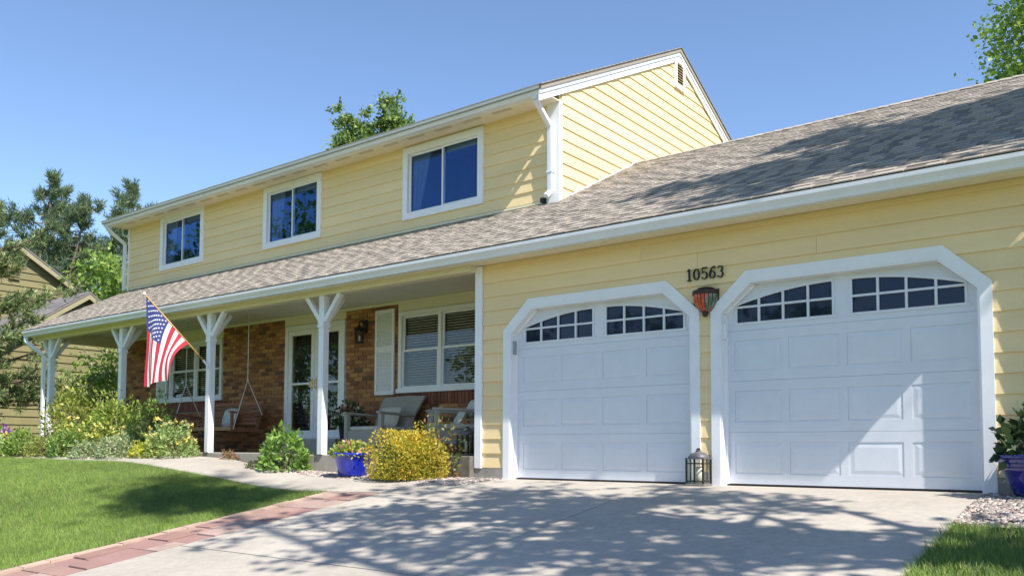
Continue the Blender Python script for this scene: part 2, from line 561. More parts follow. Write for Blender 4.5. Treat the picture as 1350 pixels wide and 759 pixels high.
# brick paver border along the drive
border = MB()
vb = []
bm_ = slab_poly('paver_border', [(-8.22, -16), (-7.40, -16), (-7.40, -1.5), (-8.22, -1.5)], SAND, -0.022, 0.1, kind='structure')
rb = random.Random(3)
y = -1.52
while y > -13:
    ln = rb.uniform(0.20, 0.23)
    g = 0.006
    slab_poly('edge_paver', [(-8.22, y - ln), (-8.10, y - ln), (-8.10, y), (-8.22, y)][0:4], PAVEREDGE, rb.uniform(0.006, 0.016), 0.07, parent=bm_, sub=1)
    y -= ln + g
y = -1.52
row = 0
while y > -12.5:
    d = rb.choice([0.3, 0.3, 0.42, 0.22])
    cuts = rb.choice([[-8.09, -7.74, -7.405], [-8.09, -7.86, -7.405], [-8.09, -7.62, -7.405], [-8.09, -7.86, -7.63, -7.405]])
    for a, b in zip(cuts[:-1], cuts[1:]):
        j1, j2 = rb.uniform(-.012, .012), rb.uniform(-.012, .012)
        slab_poly('paver', [(a + .005, y - d + j1), (b - .005, y - d + j2), (b - .005, y - .009), (a + .005, y - .009)], PAVER, rb.uniform(-0.008, 0.008), 0.06, parent=bm_, sub=1)
    y -= d
    row += 1

# front walk
walk = MB().box(-9, -8.6, -1.2, -1.1, -0.4, -0.35).build('front_walk', CONC)
walk['kind'] = 'structure'
wp = [(-6.95, -1.46, -0.86), (-8.75, -1.62, -0.80), (-10.6, -1.42, -0.62), (-12.3, -1.36, -0.16), (-14.2, -1.28, -0.62), (-16.2, -1.22, -0.90), (-18.0, -1.15, -1.0)]
for a, b in zip(wp[:-1], wp[1:]):
    slab_poly('walk_slab', [(b[0] + .006, b[1]), (a[0] - .006, a[1]), (a[0] - .006, a[2]), (b[0] + .006, b[2])], CONC, 0.012, 0.14, parent=walk)

# apron strip of the drive in front of the house corner, planting bed and gravel beds
def bed_sheet(name, poly, m, dz):
    return slab_poly(name, poly, m, dz, 0.08, kind='structure')


bed_sheet('gravel_bed', [(-10.95, -0.95), (-6.62, -1.0), (-6.62, -0.02), (-10.95, -0.02)], SOIL, -0.012)
bed_sheet('side_gravel_bed', [(-1.32, -1.62), (2.5, -1.62), (2.5, -0.02), (-1.32, -0.02)], SOIL, -0.012)
bed_sheet('planting_bed', [(-24, -1.12), (-12.0, -1.1), (-11.95, -0.14), (-24, -0.14)], SOIL, 0.0)
slab_poly('street', [(-90, -24), (90, -24), (90, -16.2), (-90, -16.2)], ASPH, -0.06, 0.02, kind='structure', sub=2)


def pebbles(name, x0, x1, y0, y1, n, smin, smax, seed, keep=None):
    r = np.random.default_rng(seed)
    base = np.array([(1, 0, 0), (0, 1, 0), (-1, 0, 0), (0, -1, 0), (.5, .5, .75), (-.5, .5, .7), (-.5, -.5, .75), (.5, -.5, .7), (0.7, .7, -.4), (-.7, .7, -.4), (-.7, -.7, -.4), (.7, -.7, -.4)], float)
    fc = [(0, 1, 4), (1, 2, 5), (2, 3, 6), (3, 0, 7), (4, 5, 6), (4, 6, 7), (0, 4, 7), (1, 5, 4), (2, 6, 5), (3, 7, 6), (0, 8, 1), (1, 9, 2), (2, 10, 3), (3, 11, 0)]
    V, Fc = [], []
    k = 0
    while k < n:
        x, y_ = r.uniform(x0, x1), r.uniform(y0, y1)
        if keep and not keep(x, y_):
            n -= 1
            continue
        s = r.uniform(smin, smax)
        a = r.uniform(0, 6.28)
        sc = np.array([s, s * r.uniform(.6, .95), s * r.uniform(.45, .7)])
        b = base * (1 + r.normal(0, .12, base.shape)) * sc
        ca, sa = math.cos(a), math.sin(a)
        b = np.stack([b[:, 0] * ca - b[:, 1] * sa + x, b[:, 0] * sa + b[:, 1] * ca + y_, b[:, 2] + float(gz(x, y_)) + s * .15], 1)
        V.append(b)
        Fc.append(np.array(fc) + k * 12)
        k += 1
    return npmesh(name, np.concatenate(V), np.concatenate(Fc), STONE, kind='stuff')


pebbles('gravel', -10.9, -6.66, -0.98, -0.1, 5200, 0.012, 0.03, 1, keep=lambda x, y: y > (-0.80 - 0.03 * (x + 10.6) if x > -9 else -0.62 - .07 * (x + 10.6)))
pebbles('side_gravel', -1.36, 1.2, -1.66, -0.06, 7500, 0.009, 0.024, 2)

# ------------------------------------------------------------------ house
house = thing('yellow_house', 'two storey pale yellow clapboard house with brick porch and double garage', 'house', (-7.2, 0, 0))
X0, X1 = -19.35, -7.2          # main house
GX1 = -0.80                    # right wall of the garage
W = 1.83                       # plane of porch wall and upper wall
SL = 0.515
ZE = 2.84                      # roof surface at the eave y=-0.45


def roof_z(y):
    return ZE + SL * (y + 0.45)


def grid_cut(x0, x1, z0, z1, holes):
    """rectangles of x0..x1,z0..z1 without holes (x0,x1,z0,z1)"""
    zs = sorted(set([z0, z1] + [z for h in holes for z in h[2:] if z0 < z < z1]))
    out = []
    for a, b in zip(zs[:-1], zs[1:]):
        iv = sorted([(h[0], h[1]) for h in holes if h[2] < b - 1e-6 and h[3] > a + 1e-6])
        c = x0
        for p, q in iv:
            if p > c + 1e-4:
                out.append((c, min(p, x1), a, b))
            c = max(c, q)
        if c < x1 - 1e-4:
            out.append((c, x1, a, b))
    return out


# ---- openings
GD = [(-6.655, -4.185), (-3.855, -1.41)]      # garage door openings (x)
GT, GC, CH = 2.112, 1.815, 0.335               # top, chamfer start, chamfer run


def oct_x(i, z, grow=0.0):
    a, b = GD[i]
    a, b = a - grow, b + grow
    zc = GC + grow * 0.42
    zt = GT + grow
    if z >= zt:
        return None
    if z <= zc:
        return a, b
    s = (z - zc) / (zt - zc) * (CH + 0.16 * grow)
    return a + s, b - s


# garage front wall: sheathing
gw = MB()
xsx = [X1, GD[0][0], GD[0][1], GD[1][0], GD[1][1], GX1]
for a, b in ((0, 1), (2, 3), (4, 5)):
    gw.box(xsx[a], xsx[b], 0.0, 0.14, 0.0, GT)
gw.box(X1, GX1, 0.0, 0.14, GT, 2.75)
for i in (0, 1):
    a, b = GD[i]
    gw.prism([(a, GC), (a + CH, GT), (a, GT)], 'y', 0.0, 0.14)
    gw.prism([(b, GC), (b, GT), (b - CH, GT)], 'y', 0.0, 0.14)
garage_wall = gw.build('garage_wall', YELLOW, house)
sbox('garage_side_wall', YELLOW, house, X1, X1 + 0.14, 0.142, W, 0.0, 2.85)
# right gable wall of garage
MB().prism([(0.142, 0.0), (8.6, 0.0), (8.6, 2.8), (4.11, 5.05), (0.142, 3.02)], 'x', GX1 - 0.14, GX1).build('garage_gable_wall', YELLOW, house)
sbox('foundation', CONCD, house, X1 - 0.02, GD[0][0] - 0.1, -0.03, -0.001, -0.2, 0.135)
sbox('foundation', CONCD, house, GD[1][1] + 0.1, GX1, -0.03, -0.001, -0.2, 0.135)
sbox('foundation', CONCD, house, GD[0][1] + 0.1, GD[1][0] - 0.1, -0.03, -0.001, -0.2, 0.135)

PT = 0.1805


CLR = random.Random(17)


def clap(xl0, xr0, xl1, xr1, z0, z1, yp, t0, t1, parent, axis='y', m=YELLOW):
    if xr0 - xl0 > 4.2 and xr1 - xl1 > 4.2:
        c = CLR.uniform(max(xl0, xl1) + 1.2, min(xr0, xr1) - 1.2)
        clap(xl0, c - .0012, xl1, c - .0012, z0, z1, yp, t0, t1, parent, axis, m)
        return clap(c + .0012, xr0, c + .0012, xr1, z0, z1, yp, t0, t1, parent, axis, m)
    return clap1(xl0, xr0, xl1, xr1, z0, z1, yp, t0, t1, parent, axis, m)


def clap1(xl0, xr0, xl1, xr1, z0, z1, yp, t0, t1, parent, axis='y', m=YELLOW):
    """one clapboard piece on plane y=yp (front towards -y) or x=yp (towards +x)"""
    if axis == 'y':
        p = [(xl0, yp - t0, z0), (xr0, yp - t0, z0), (xr0, yp, z0), (xl0, yp, z0), (xl1, yp - t1, z1), (xr1, yp - t1, z1), (xr1, yp, z1), (xl1, yp, z1)]
    else:
        p = [(yp + t0, xl0, z0), (yp + t0, xr0, z0), (yp, xr0, z0), (yp, xl0, z0), (yp + t1, xl1, z1), (yp + t1, xr1, z1), (yp, xr1, z1), (yp, xl1, z1)]
    return MB().hexa(p).build('siding_board', m, parent)


TB, TT = 0.024, 0.007
for k in range(15):
    z0 = 0.14 + PT * k
    z1 = min(z0 + PT, 2.727)
    brk = sorted(set([z0, z1] + [z for z in (GC + .05, GT + .05) if z0 < z < z1]))
    for a, b in zip(brk[:-1], brk[1:]):
        ta = TB + (TT - TB) * (a - z0) / PT
        tb = TB + (TT - TB) * (b - z0) / PT
        o0 = [oct_x(i, a + 1e-6, 0.05) for i in (0, 1)]
        o1 = [oct_x(i, b - 1e-6, 0.05) for i in (0, 1)]
        if o0[0] is None:
            clap(X1 + .105, GX1 - .1, X1 + .105, GX1 - .1, a, b, 0, ta, tb, garage_wall)
        else:
            L0 = [X1 + .105, o0[0][1], o0[1][1]]
            Rr0 = [o0[0][0], o0[1][0], GX1 - .1]
            L1 = [X1 + .105, o1[0][1], o1[1][1]]
            Rr1 = [o1[0][0], o1[1][0], GX1 - .1]
            for q in range(3):
                clap(L0[q], Rr0[q], L1[q], Rr1[q], a, b, 0, ta, tb, garage_wall)
sbox('corner_board', WHITE, house, X1 - .012, X1 + .1, -0.045, -0.001, 0.13, 2.72, bevel=.004)
sbox('corner_board', WHITE, house, GX1 - .1, GX1 + .02, -0.045, -0.001, 0.13, 2.72, bevel=.004)

# garage door trims (octagonal casing) and white jamb lining
for i in (0, 1):
    a, b = GD[i]
    tr = 0.10
    inn = [(a, -0.0), (a, GC), (a + CH, GT), (b - CH, GT), (b, GC), (b, -0.0)]
    out = [(a - tr, -0.0), (a - tr, GC + .042), (a + CH - .045, GT + tr + .01), (b - CH + .045, GT + tr + .01), (b + tr, GC + .042), (b + tr, -0.0)]
    t = MB()
    for q in range(5):
        zq = -0.012 if q != 2 else 0
        p0, p1, r0, r1 = inn[q], inn[q + 1], out[q], out[q + 1]
        poly = [p0, p1, r1, r0]
        t.prism(poly, 'y', -0.034, 0.0)
    trim = t.build('door_casing', WHITE, house)
    j = MB()
    e = 0.018
    zc2, c2 = GC - .008, CH
    inn2 = [(a + e, 0), (a + e, zc2), (a + CH + .007, GT - e), (b - CH - .007, GT - e), (b - e, zc2), (b - e, 0)]
    inn1 = [(a - .001, 0), (a - .001, GC), (a + CH, GT + .001), (b - CH, GT + .001), (b + .001, GC), (b + .001, 0)]
    for q in range(5):
        j.prism([inn2[q], inn2[q + 1], inn1[q + 1], inn1[q]], 'y', -0.028, 0.138)
    j.build('door_jamb', CREAM if False else WHITE, house)
    # stop moulding + keypad
    sbox('door_stop', WHITE, house, a + e, a + e + .02, 0.065, 0.103, 0.02, GC - .02)
    sbox('door_stop', WHITE, house, b - e - .02, b - e, 0.065, 0.103, 0.02, GC - .02)
    MB().beam((a + e + .008, .084, GC - .012), (a + CH + .012, .084, GT - e - .008), .037, .02, up=(0, 0, 1)).build('door_stop', WHITE, house)
    kp = MB()
    kp.box(a + e, a + e + .03, 0.012, 0.06, 1.555 - .02 * i, 1.72 - .02 * i)
    kp.build('keypad', mat('grey_plastic', (.30, .32, .32), .5, noise=(9, .1)) if i == 0 else WHITE, house, bevel=.006)

# garage doors
def garage_door(i):
    a, b = GD[i][0] + 0.012, GD[i][1] - 0.012
    c = (a + b) / 2
    y0, y1 = 0.105, 0.155
    root = MB().box(a, b, 0.137, 0.155, 0.02, 2.15).build('garage_door', DOORW, house)
    secs = [0.022, 0.555, 1.09, 1.62, 2.15]
    half = (b - a) / 2
    wins = []
    for sgn in (-1, 1):
        xin, xout = c + sgn * 0.079, c + sgn * 1.10
        wins.append((min(xin, xout), max(xin, xout), sgn))
    for s in range(4):
        z0, z1 = secs[s] + .001, secs[s + 1] - .001
        if s < 3:
            # rails/stiles of the section with a recessed band and a raised field
            pw = 0.50
            cols = [c + (q - 1.5) * 0.578 for q in range(4)]
            zb0, zb1 = z0 + .105, z1 - .105
            fr = MB()
            fr.box(a, b, y0, 0.136, z0, zb0)
            fr.box(a, b, y0, 0.136, zb1, z1)
            ed = [a] + [v for cc in cols for v in (cc - pw / 2, cc + pw / 2)] + [b]
            for q in range(0, 10, 2):
                fr.box(ed[q], ed[q + 1], y0, 0.136, zb0, zb1)
            fr.build('door_section', DOORW, root)
            for cc in cols:
                x0_, x1_ = cc - pw / 2, cc + pw / 2
                d1, d2 = 0.016, 0.052
                yb, yf = 0.1100, 0.1060
                vs = [(x0_ + .001, yb - .0, zb0 + .001), (x1_ - .001, yb, zb0 + .001), (x1_ - .001, yb, zb1 - .001), (x0_ + .001, yb, zb1 - .001),
                      (x0_ + d1, yb, zb0 + d1), (x1_ - d1, yb, zb0 + d1), (x1_ - d1, yb, zb1 - d1), (x0_ + d1, yb, zb1 - d1),
                      (x0_ + d2, yf, zb0 + d2), (x1_ - d2, yf, zb0 + d2), (x1_ - d2, yf, zb1 - d2), (x0_ + d2, yf, zb1 - d2)]
                fs = []
                for r0_ in (0, 4):
                    for q in range(4):
                        fs.append((r0_ + q, r0_ + (q + 1) % 4, r0_ + 4 + (q + 1) % 4, r0_ + 4 + q))
                fs.append((8, 9, 10, 11))
                MB().add(vs, fs).build('panel', DOORW, root)
        else:
            fr = MB()
            zb, zm = 1.70, 1.867
            fr.box(a, b, y0, 0.136, z0, zb)
            fr.box(a, wins[0][0], y0, 0.136, zb, z1)
            fr.box(wins[0][1], wins[1][0], y0, 0.136, zb, z1)
            fr.box(wins[1][1], b, y0, 0.136, zb, z1)
            for (xa, xb, sgn) in wins:
                # arch spandrel in short steps
                n = 12
                def arc(x):
                    u = (x - xa) / (xb - xa)
                    u = u if sgn < 0 else 1 - u
                    return 1.885 + 0.155 * math.sin(u * math.pi / 2) ** 0.9
                for q in range(n):
                    p, r_ = xa + (xb - xa) * q / n, xa + (xb - xa) * (q + 1) / n
                    fr.prism([(p, arc(p)), (r_, arc(r_)), (r_, z1), (p, z1)], 'y', y0, 0.136)
            fr.build('door_section', DOORW, root)
            for (xa, xb, sgn) in wins:
                def arc(x):
                    u = (x - xa) / (xb - xa)
                    u = u if sgn < 0 else 1 - u
                    return 1.885 + 0.155 * math.sin(u * math.pi / 2) ** 0.9
                g = MB()
                e = 0.022
                g.box(xa - .03, xb + .03, y0 - .012, y0 + .012, zb - e, zb + .004)
                g.box(xa, xb, y0 - .006, y0 + .014, zm - .011, zm + .011)
                for q in range(0, 5):
                    x = xa + (xb - xa) * q / 4
                    if q == 0:
                        x += .006
                    if q == 4:
                        x -= .006
                    g.box(x - .012, x + .012, y0 - .008, y0 + .013, zb + .004, arc(x) - (.001 if 0 < q < 4 else .0))
                for q in range(12):
                    p, r_ = xa + (xb - xa) * q / 12, xa + (xb - xa) * (q + 1) / 12
                    g.prism([(p, arc(p) - .006), (r_, arc(r_) - .006), (r_, arc(r_) + .024), (p, arc(p) + .024)], 'y', y0 - .011, y0 + .01)
                g.build('window_grille', DOORW, root)
                for q in range(4):
                    p, r_ = xa + (xb - xa) * q / 4, xa + (xb - xa) * (q + 1) / 4
                    MB().box(p + .012, r_ - .012, y0 + .018, y0 + .022, zb, zm).build('pane', DOORGL, root)
                    MB().prism([(p + .012, zm), (r_ - .012, zm), (r_ - .012, arc(r_) + .004), (p + .012, arc(p) + .004)], 'y', y0 + .018, y0 + .022).build('pane', DOORGL, root)
    MB().box(a, b, 0.103, 0.155, 0.003, 0.019).build('bottom_seal', BLACK, root)


DOORGL = mat('dark_door_glass', (0.004, 0.010, 0.035), 0.03, spec=0.42)
for i in (0, 1):
    garage_door(i)

# ---- porch wall in brick
HB = [(-17.52, -15.53, 1.355, 2.87), (-13.53, -11.80, 0.60, 2.87), (-10.49, -8.58, 1.305, 2.87)]
bw = MB()
for r_ in grid_cut(X0, X1, 0.0, 2.87, HB):
    bw.box(r_[0], r_[1], W + 0.012, W + 0.2, r_[2], r_[3])
brick_wall = bw.build('brick_wall', MORTAR, house)
BL, BH, J = 0.203, 0.064, 0.010
cand = []
row = 0
z = 0.305
rbk = random.Random(11)
while z < 2.84:
    x = X0 - (BL + J) / 2 * (row % 2)
    while x < X1:
        a, b = max(x, X0), min(x + BL, X1)
        z1 = min(z + BH, 2.865)
        pieces = [(a, b)]
        for h in HB:
            if h[2] < z1 - .02 and h[3] > z + .02:
                nw = []
                for p, q in pieces:
                    if q <= h[0] or p >= h[1]:
                        nw.append((p, q))
                    else:
                        if p < h[0] - .02:
                            nw.append((p, h[0]))
                        if q > h[1] + .02:
                            nw.append((h[1], q))
                pieces = nw
        # sill course of upright bricks under the windows replaces these rows
        for p, q in pieces:
            if any(h[0] - .12 < (p + q) / 2 < h[1] + .12 and h[2] - .21 < (z + z1) / 2 < h[2] for h in (HB[0], HB[2])):
                continue
            cand.append((p, q, z, z1, rbk.uniform(0, .005)))
        x += BL + J
    z += BH + J
    row += 1


def brick_mb(p, q, z0, z1, d, mb):
    y0 = W - .002 - d
    yb = W + .013
    c = .003
    vs = [(p, yb, z0), (q, yb, z0), (q, yb, z1), (p, yb, z1), (p, y0 + c, z0), (q, y0 + c, z0), (q, y0 + c, z1), (p, y0 + c, z1),
          (p + c, y0, z0 + c), (q - c, y0, z0 + c), (q - c, y0, z1 - c), (p + c, y0, z1 - c)]
    fs = []
    for r0_ in (0, 4):
        for k in range(4):
            fs.append((r0_ + k, r0_ + (k + 1) % 4, r0_ + 4 + (k + 1) % 4, r0_ + 4 + k))
    fs.append((8, 9, 10, 11))
    mb.add(vs, fs)


def bscore(c):
    x = (c[0] + c[1]) / 2
    hid = 0 if (-11.8 < x < -8.4 or -15.5 < x < -13.5) else 8
    return math.hypot(x, W + 8.55) + hid + (6 if c[2] < 0.55 else 0) + (4 if (x > -10.5 and c[2] < 1.0) else 0)


cand.sort(key=bscore)
for c in cand[:240]:
    mb = MB()
    brick_mb(*c, mb)
    mb.build('brick', BRICK, brick_wall)
mb = MB()
for c in cand[240:]:
    brick_mb(*c, mb)
mb.build('brick_courses', BRICK, brick_wall, kind='stuff')
for h in (HB[2], HB[0]):
    x = h[0] - .12
    while x < min(h[1] + .1, X1 - .07):
        mb = MB()
        brick_mb(x, x + BH, h[2] - .205, h[2] - .004, .012, mb)
        mb.build('brick', REDBRICK, brick_wall)
        x += BH + J

# cream header boards above door and windows, thin frieze
for h, top in ((HB[0], 2.64), (HB[1], 2.69), (HB[2], 2.69)):
    sbox('header_board', CREAM, house, h[0], h[1], W - .012, W + .1, top, 2.868)
sbox('frieze_board', CREAM, house, X0, X1 + .0, W - .03, W - .013, 2.815, 2.865)


# ---- windows
def double_hung(name, x0, x1, z0, z1, units, parent):
    tr = 0.075
    y = W
    root = MB()
    root.box(x0, x0 + tr, y - .03, y + .06, z0, z1)
    root.box(x1 - tr, x1, y - .03, y + .06, z0, z1)
    root.box(x0 + tr, x1 - tr, y - .029, y + .06, z1 - tr, z1)
    root.box(x0 - .03, x1 + .03, y - .05, y + .06, z0 - .045, z0 + .03)
    w_ = root.build(name, WHITE, parent, bevel=.003)
    ia, ib = x0 + tr, x1 - tr
    uw = (ib - ia) / units
    zl, zh = z0 + .03, z1 - tr
    zm = zl + (zh - zl) * 0.52
    for u in range(units):
        a, b = ia + uw * u, ia + uw * (u + 1)
        if u:
            sbox('mullion', WHITE, w_, a - .035, a + .035, y - .02, y + .06, zl, zh)
            a += .035
        if u < units - 1:
            b -= .035
        for (p, q, dy, nm) in ((zl, zm + .02, 0.0, 'lower'), (zm - .02, zh, .022, 'upper')):
            s = MB()
            t_ = .038
            s.box(a, a + t_, y + dy, y + dy + .02, p, q)
            s.box(b - t_, b, y + dy, y + dy + .02, p, q)
            s.box(a + t_, b - t_, y + dy, y + dy + .02, p, p + t_)
            s.box(a + t_, b - t_, y + dy, y + dy + .02, q - t_, q)
            s.build('sash', WHITE, w_)
            sbox('pane', PANEG, w_, a + t_, b - t_, y + dy + .008, y + dy + .012, p + t_, q - t_)
        bl = MB()
        zz = zl + .02
        while zz < zh - .02:
            bl.hexa([(a + .02, y + .085, zz + .012), (b - .02, y + .085, zz + .012), (b - .02, y + .115, zz), (a + .02, y + .115, zz),
                     (a + .02, y + .085, zz + .0145), (b - .02, y + .085, zz + .0145), (b - .02, y + .115, zz + .0025), (a + .02, y + .115, zz + .0025)])
            zz += .044
        bl.build('blind', BLIND, w_, kind='stuff')
    rm = MB()
    a, b = x0 + .02, x1 - .02
    rm.box(a, b, y + .9, y + .92, z0 - .3, z1 + .1)
    rm.box(a, a + .01, y + .12, y + .9, z0, z1)
    rm.box(b - .01, b, y + .12, y + .9, z0, z1)
    rm.box(a, b, y + .12, y + .9, z1 - .01, z1)
    rm.box(a, b, y + .12, y + .9, z0 - .02, z0 - .01)
    rm.build('interior', ROOM, w_)
    return w_


double_hung('front_window', -10.47, -8.60, 1.35, 2.68, 2, house)
double_hung('front_window', -17.50, -15.55, 1.40, 2.63, 2, house)


def shutter(x0, x1, z0, z1):
    s = MB()
    t_ = .05
    y0, y1 = W - .045, W - .012
    s.box(x0, x0 + t_, y0, y1, z0, z1)
    s.box(x1 - t_, x1, y0, y1, z0, z1)
    zm = z0 + (z1 - z0) * .55
    for p, q in ((z0, z0 + .07), (zm - .035, zm + .035), (z1 - .07, z1)):
        s.box(x0 + t_, x1 - t_, y0 + .001, y1, p, q)
    o = s.build('shutter', WHITE, house, bevel=.003)
    l = MB()
    l.box(x0 + t_, x1 - t_, y1 - .006, y1 - .001, z0 + .07, z1 - .07)
    for p, q in ((z0 + .07, zm - .035), (zm + .035, z1 - .07)):
        zz = p + .01
        while zz < q - .03:
            l.hexa([(x0 + t_, y0 + .003, zz), (x1 - t_, y0 + .003, zz), (x1 - t_, y1 - .007, zz + .03), (x0 + t_, y1 - .007, zz + .03),
                    (x0 + t_, y0 + .003, zz + .006), (x1 - t_, y0 + .003, zz + .006), (x1 - t_, y1 - .007, zz + .036), (x0 + t_, y1 - .007, zz + .036)])
            zz += .042
    l.build('louvers', WHITE, o, kind='stuff')


shutter(-11.02, -10.56, 1.29, 2.75)
shutter(-17.98, -17.56, 1.36, 2.64)

# ---- storm doors
sd = MB()
dx0, dx1, dz0, dz1 = -13.50, -11.82, 0.62, 2.68
for p, q in ((dx0, dx0 + .09), (dx1 - .09, dx1)):
    sd.box(p, q, W - .03, W + .1, dz0 - .05, dz1)
sd.box(dx0 + .09, dx1 - .09, W - .029, W + .1, dz1 - .09, dz1)
sd.box(dx0, dx1, W - .06, W + .1, dz0 - .10, dz0 - .05)
storm = sd.build('storm_door', WHITE, house, bevel=.004)
cx = (dx0 + dx1) / 2
for p, q, hx in ((dx0 + .09, cx - .004, cx - .06), (cx + .004, dx1 - .09, cx + .06)):
    s = MB()
    t_ = .095
    s.box(p, p + t_, W - .005, W + .03, dz0 - .045, dz1 - .092)
    s.box(q - t_, q, W - .005, W + .03, dz0 - .045, dz1 - .092)
    s.box(p + t_, q - t_, W - .004, W + .03, dz0 - .045, dz0 + .09)
    s.box(p + t_, q - t_, W - .004, W + .03, dz1 - .19, dz1 - .092)
    s.box(p + t_, q - t_, W - .003, W + .028, 1.56, 1.60)
    s.build('door_leaf', WHITE, storm, bevel=.003)
    sbox('pane', PANEG, storm, p + t_, q - t_, W + .012, W + .016, dz0 + .09, 1.56)
    sbox('pane', PANEG, storm, p + t_, q - t_, W + .012, W + .016, 1.60, dz1 - .19)
    h = MB()
    h.box(hx - .014, hx + .014, W - .013, W - .0055, 1.44, 1.68)
    h.tube([(hx, W - .014, 1.49), (hx, W - .05, 1.50), (hx, W - .055, 1.56), (hx, W - .05, 1.62), (hx, W - .014, 1.63)], .009, 8)
    h.build('handle', BRASS, storm)
mb = MB()
mb.box(dx0 + .1, dx1 - .1, W + .16, W + .19, dz0 - .04, dz1 - .1)
mb.build('inner_door', DARKW, storm)
sbox('door_step', CONCD, house, -12.75, -11.45, 1.30, W + .005, 0.28, 0.545, bevel=.01)
sbox('door_step', CONCD, house, -13.5, -12.752, 1.34, W + .004, 0.28, 0.52, bevel=.01)

# ---- porch slab, ceiling, beam, posts
MB().box(-10.93, -8.32, -0.12, W + .05, -0.25, 0.285).build('porch_slab', CONC, house, bevel=.012)
MB().box(-8.315, X1 - .022, -0.115, W + .05, -0.25, 0.284).build('porch_slab', mat('dark_concrete', (.15, .135, .115), .9, noise=(5, .35), noise2=(40, .15), bump=(60, .4)), house, bevel=.012)  # right end of the slab, in a darker mottled concrete tone
MB().box(X0, -10.934, -0.13, W + .05, -0.05, 0.305).build('porch_slab', CONC, house, bevel=.012)
sbox('porch_ceiling', CEIL, house, X0 + .02, X1 - .002, -0.02, W - .001, 2.87, 2.90)
sbox('porch_beam', CREAM, house, X0, X1 - .001, -0.16, -0.022, 2.645, 2.93)
sbox('porch_beam', CREAM, house, X0, X0 + .14, -0.021, W, 2.645, 2.868)
PX = [-10.12, -13.02, -15.92, -18.82]
for x in PX:
    yc = -0.09
    p = MB()
    p.box(x - .055, x + .055, yc - .055, yc + .055, 0.285 if x > -10.9 else .303, 2.643)
    post = p.build('porch_post', WHITE, house, bevel=.006)
    c = MB()
    c.box(x - .072, x + .072, yc - .072, yc + .072, 2.17, 2.205)
    c.box(x - .064, x + .064, yc - .064, yc + .064, 2.205, 2.27)
    c.build('collar', WHITE, post, bevel=.004)
    for sg in (-1, 1):
        MB().beam((x + sg * .05, yc, 2.27), (x + sg * .375, yc, 2.655), .07, .075, up=(0, 1, 0)).build('brace', WHITE, post, bevel=.004)
    MB().beam((x, yc + .06, 2.27), (x, yc + .36, 2.66), .07, .075, up=(1, 0, 0)).build('brace', WHITE, post, bevel=.004)

# ---- lower roofs
def roof_deck(name, x0, x1, y0, y1, th=.1):
    z0, z1 = roof_z(y0), roof_z(y1)
    return MB().prism([(y0, z0), (y1, z1), (y1, z1 - th), (y0, z0 - th)], 'x', x0, x1).build(name, SHINGLE, house)


RY = 4.11
RGX = -0.70
gr = roof_deck('garage_roof', X1 + .002, RGX, -0.40, RY)
zr = roof_z(RY)
MB().prism([(RY, zr), (8.75, zr - SL * (8.75 - RY)), (8.75, zr - .1 - SL * (8.75 - RY)), (RY, zr - .1)], 'x', X1 + .002, RGX).build('garage_roof', SHINGLE, house)
pr = roof_deck('porch_roof', X0 - .05, X1, -0.40, W + .02)
shc = []
EXP = 0.142
ang = math.atan(SL)
cy_, cz_ = math.cos(ang), math.sin(ang)
rs = random.Random(5)


def shingle_rows(x0, x1, y1, parent, tag):
    n = int((y1 + 0.45) / (EXP * cy_)) + 1
    for k in range(n):
        s0 = k * EXP
        y0 = -0.475 + s0 * cy_
        if y0 > y1 - .03:
            break
        s1 = min(s0 + EXP * 1.25, (y1 + .475) / cy_)
        x = x0 - rs.uniform(0, .25)
        thick = True
        while x < x1:
            thick = not thick
            wd = rs.uniform(0.16, 0.27) if thick else rs.uniform(0.09, 0.20)
            a, b = max(x, x0), min(x + wd - .004, x1)
            if b - a > .02:
                t0 = rs.uniform(.009, .011) if thick else rs.uniform(.002, .003)
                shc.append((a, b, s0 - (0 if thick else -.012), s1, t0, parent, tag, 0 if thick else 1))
            x += wd


def sp(s, h):
    return (-0.475 + s * cy_ - h * cz_, roof_z(-0.475) + s * cz_ + h * cy_)


def shingle_mb(c, mb, mi=0):
    a, b, s0, s1, t0 = c[:5]
    p = [sp(s0, .0005), sp(s1, .0005), sp(s1, .0015), sp(s0, t0 + .003)]
    mb.add([(a, *p[0]), (b, *p[0]), (b, *p[1]), (a, *p[1]), (a, *p[3]), (b, *p[3]), (b, *p[2]), (a, *p[2])],
           [(4, 5, 6, 7), (0, 1, 5, 4), (1, 2, 6, 5), (3, 0, 4, 7)], mi)


shingle_rows(X1 + .003, RGX, RY + .02, gr, 'g')
shingle_rows(X0 - .06, X1 + .002, W, pr, 'p')


def sscore(c):
    y, z = sp((c[2] + c[3]) / 2, 0)
    x = (c[0] + c[1]) / 2
    v = Vector((x, y, z)) - CAM
    if x > -1.3 - .128 * y:
        return 99
    nrm = Vector((0, -cz_, cy_))
    ca = abs(v.normalized().dot(nrm))
    return v.length / math.sqrt(max(ca, .02)) / math.sqrt(c[1] - c[0])


shc.sort(key=sscore)
cnt = {}
for c in shc[:260]:
    mb = MB()
    shingle_mb(c, mb)
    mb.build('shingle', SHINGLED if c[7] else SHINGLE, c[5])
for tag, par in (('g', gr), ('p', pr)):
    mb = MB()
    for c in shc[260:]:
        if c[6] == tag:
            shingle_mb(c, mb, c[7])
    mb.build('shingle_courses', [SHINGLE, SHINGLED], par, kind='stuff')
